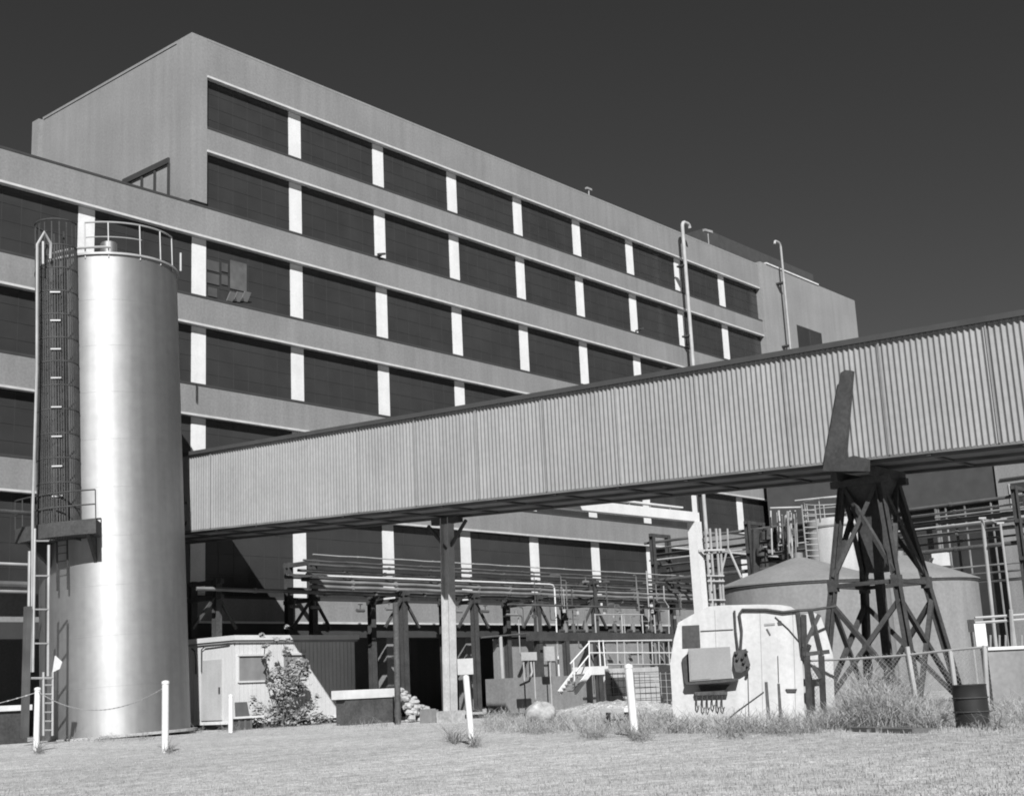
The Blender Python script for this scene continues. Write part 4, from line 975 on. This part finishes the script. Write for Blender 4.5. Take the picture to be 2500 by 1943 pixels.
def tangle(n, areaf, name, mt_, label, seed):      # crooked many-jointed stalks with side twigs
    rn = random.Random(seed); vs = []; fs = []
    def strip(p, d, L_, w_):
        k0 = len(vs); a = rn.random()*6.283; ex, ey = math.cos(a)*w_, math.sin(a)*w_; n_ = 4
        for i in range(n_+1):
            q_ = w_ and (1-i/n_*.7); vs.append((p[0]-ex*q_, p[1]-ey*q_, p[2])); vs.append((p[0]+ex*q_, p[1]+ey*q_, p[2]))
            p = (p[0]+d[0]*L_/n_, p[1]+d[1]*L_/n_, max(p[2]+d[2]*L_/n_, .01)); d = (d[0]+rn.gauss(0, .28), d[1]+rn.gauss(0, .28), d[2]-.10*rn.random())
        for i in range(n_): fs.append((k0+2*i, k0+2*i+1, k0+2*i+3, k0+2*i+2))
    for i in range(n):
        r_ = areaf(rn)
        if r_ is None: continue
        x, y, hh = r_; h = hh*(.35+.65*rn.random())
        strip((x, y, 0), (rn.gauss(0, .32), rn.gauss(0, .32), 1), h, .006)
        for j in range(3): strip((x+rn.gauss(0, .15*h), y+rn.gauss(0, .15*h), h*(.3+.6*rn.random())), (rn.gauss(0, .8), rn.gauss(0, .8), rn.gauss(.3, .5)), .12+.25*rn.random(), .008)
    m = MB(); m.v = vs; m.f = fs; o = m.build(name, mt_, smooth=False); return tag(o, label, 'plant', kind='stuff')
def weeds_tower(rn):
    px = 1990+rn.random()*320; py = 1782-rn.random()*44; q = G(px, py); c_ = math.exp(-((px-2150)/85)**2); return q.x, q.y, (.25+1.05*c_)*(.6+.6*rn.random())
tangle(3800, weeds_tower, 'tall_weeds', 'weed', 'tall tangled dry weeds around the foot of the trestle', 13)
def weeds_mid(rn):
    px = 1180+rn.random()*520; py = 1752+rn.random()*38; q = G(px, py); return q.x, q.y, .35+.75*max(0, math.sin((px-1180)/520*math.pi*3+1))**.5*rn.random() if True else 1
tangle(2600, lambda rn: (lambda t: None if t is None else (t[0], t[1], t[2]*.45))(weeds_mid(rn)), 'bank_weeds', 'weed', 'dry weeds between the gallery post and the white hut', 14)
def weeds_hut(rn):
    px = 1640+rn.random()*360; py = 1768+rn.random()*22; q = G(px, py); return q.x, q.y, .3+.7*rn.random()
tangle(1500, lambda rn: (lambda t: (t[0], t[1], t[2]*.32))(weeds_hut(rn)), 'hut_weeds', 'weed', 'low weeds along the foot of the white hut', 15)
def weeds_right(rn):
    px = 2230+rn.random()*330; py = 1768-rn.random()*50; q = G(px, py); return q.x, q.y, .3+.6*rn.random()
tangle(1300, lambda rn: (lambda t: (t[0], t[1], t[2]*.5))(weeds_right(rn)), 'fence_weeds', 'weed', 'low weeds along the fence at the right', 16)

def yard_spots(rn):
    c_ = rn.choice(((1112, 1813, 9), (1100, 1806, 6), (412, 1836, 10), (95, 1838, 9), (480, 1786, 22), (560, 1783, 25), (250, 1806, 40), (340, 1803, 30), (180, 1806, 30), (1160, 1822, 8), (1545, 1798, 14), (1560, 1806, 20), (640, 1776, 40), (900, 1770, 60), (1780, 1800, 50), (1900, 1792, 50), (2420, 1780, 40), (1300, 1790, 40), (1450, 1800, 30)))
    q = G(c_[0]+rn.gauss(0, c_[2]*.6), c_[1]+rn.gauss(0, 3)); return q.x, q.y, .09+.10*rn.random()
tangle(1100, yard_spots, 'yard_weeds', 'weed2', 'small scattered weed clumps on the pale yard', 18)
# shrub in front of the shed: stems and leaf clumps
def shrub(name, label, base, spread, height, nleaf, seed, m_leaf='leaf', clumps=None, leaves=()):
    rn = random.Random(seed); t = thing(name, label, 'shrub', (base.x, base.y, 0))
    st = MB(); tips = []
    for (dx, hz, n_) in clumps:
        p = Vector((base.x, base.y, 0)); end = Vector((base.x, base.y, 0))+rt*dx+ZV*hz; pts = [p]
        for k in range(1, 8): pts.append(p.lerp(end, k/7)+Vector((rn.gauss(0, .05), rn.gauss(0, .08), 0)))
        st.tube(pts, .02, 5); tips += [(pts, n_)]
    st.build('stem', 'wood', t)
    vs = []; fs = []
    for (px, py, rr, n_) in leaves:
        c0 = PY(base.y, px, py)
        for i in range(n_):
            u_ = rn.random()**.5*rr; a_ = rn.random()*6.283; bb = rn.gauss(0, .5)
            c_ = c0+Vector((u_*math.cos(a_), bb*rr, u_*math.sin(a_)*.8))
            if c_.z < .05: c_.z = .05+.2*rn.random()
            e = Vector((rn.gauss(0, 1), rn.gauss(0, 1), rn.gauss(0, .7))).normalized(); f_ = e.orthogonal().normalized(); L_ = .05+.07*rn.random(); k = len(vs)
            vs += [c_-e*L_, c_+f_*L_*.5, c_+e*L_, c_-f_*L_*.5]; fs.append((k, k+1, k+2, k+3))
    m = MB(); m.v = vs; m.f = fs; m.build('foliage', m_leaf, t, smooth=False)
q = PY(44.3, 690, 1765); q.z = 0
shrub('vine_shrub', 'leafy shrub with tall trailing stems in front of the white shed', q, .30, 3, 0, 21,
      clumps=[(-.2, 1.2, 420), (.4, 1.4, 420), (-.7, .8, 260), (.9, .9, 300), (.1, 2.2, 380), (.3, 2.5, 520), (.6, 2.3, 520), (-.9, 3.3, 60), (.15, 3.4, 90), (1.6, .5, 160), (-1.4, .6, 120)],
      leaves=[(705, 1655, .62, 330), (730, 1625, .45, 300), (690, 1690, .5, 200), (725, 1680, .4, 160), (745, 1640, .25, 120), (672, 1640, .28, 60), (655, 1600, .22, 40), (700, 1590, .25, 60), (676, 1560, .14, 28),
              (640, 1550, .12, 24), (648, 1575, .14, 26), (700, 1562, .12, 22), (700, 1530, .10, 14), (655, 1745, .45, 150), (700, 1755, .5, 200), (740, 1745, .45, 150), (775, 1755, .4, 120), (630, 1725, .3, 60), (760, 1720, .3, 70), (680, 1720, .4, 100), (622, 1755, .3, 60), (800, 1762, .35, 60), (660, 1675, .2, 30), (615, 1705, .18, 24), (770, 1700, .16, 16)])

PM = thing('pipe_manifold', 'tangle of thin pale risers and bends below the pipe bridge behind the stairs', 'pipes', (PY(45, 1480, 1500).x, 45, 0))
rn = random.Random(5)
for i in range(26):
    px = 1250+rn.random()*420; y0 = 1395+rn.random()*110; Y_ = 44.5+rn.random()*2; a_ = PY(Y_, px, y0); r0 = .018+.025*rn.random()
    pts = [a_+Vector((-.2-1.2*rn.random(), 0, 0)), a_+Vector((-.08, 0, 0)), a_-ZV*.08, a_-ZV*(.5+1.6*rn.random())]
    if rn.random() < .5: pts += [pts[-1]+Vector((.08, 0, -.08)), pts[-1]+Vector((.4+.6*rn.random(), 0, -.09))]
    MB().tube(pts, r0, 6).build('pipe', rn.choice(['pale', 'lag', 'mid', 'lag']), PM)
for i in range(14):
    px = 1260+rn.random()*400; py = 1470+rn.random()*60; p = PY(44.8, px, py)
    MB().lathe(p.x, p.y, [(.01, p.z-.1), (.09, p.z-.09), (.09, p.z+.09), (.01, p.z+.1)], 8).build('fitting', rn.choice(['pale', 'lag', 'mid']), PM)
MB().tube([PY(45.5, 1240, 1475), PY(45.5, 1660, 1486)], .06, 6).build('header', 'mid', PM)
MB().tube([PY(45.5, 1578, 1393), PY(45.5, 1584, 1480), PY(45.5, 1584, 1560)], .04, 6).tube([PY(45.5, 1620, 1430), PY(45.5, 1622, 1465), PY(45.5, 1632, 1480), PY(45.5, 1634, 1560)], .04, 6).build('riser', 'pale', PM)
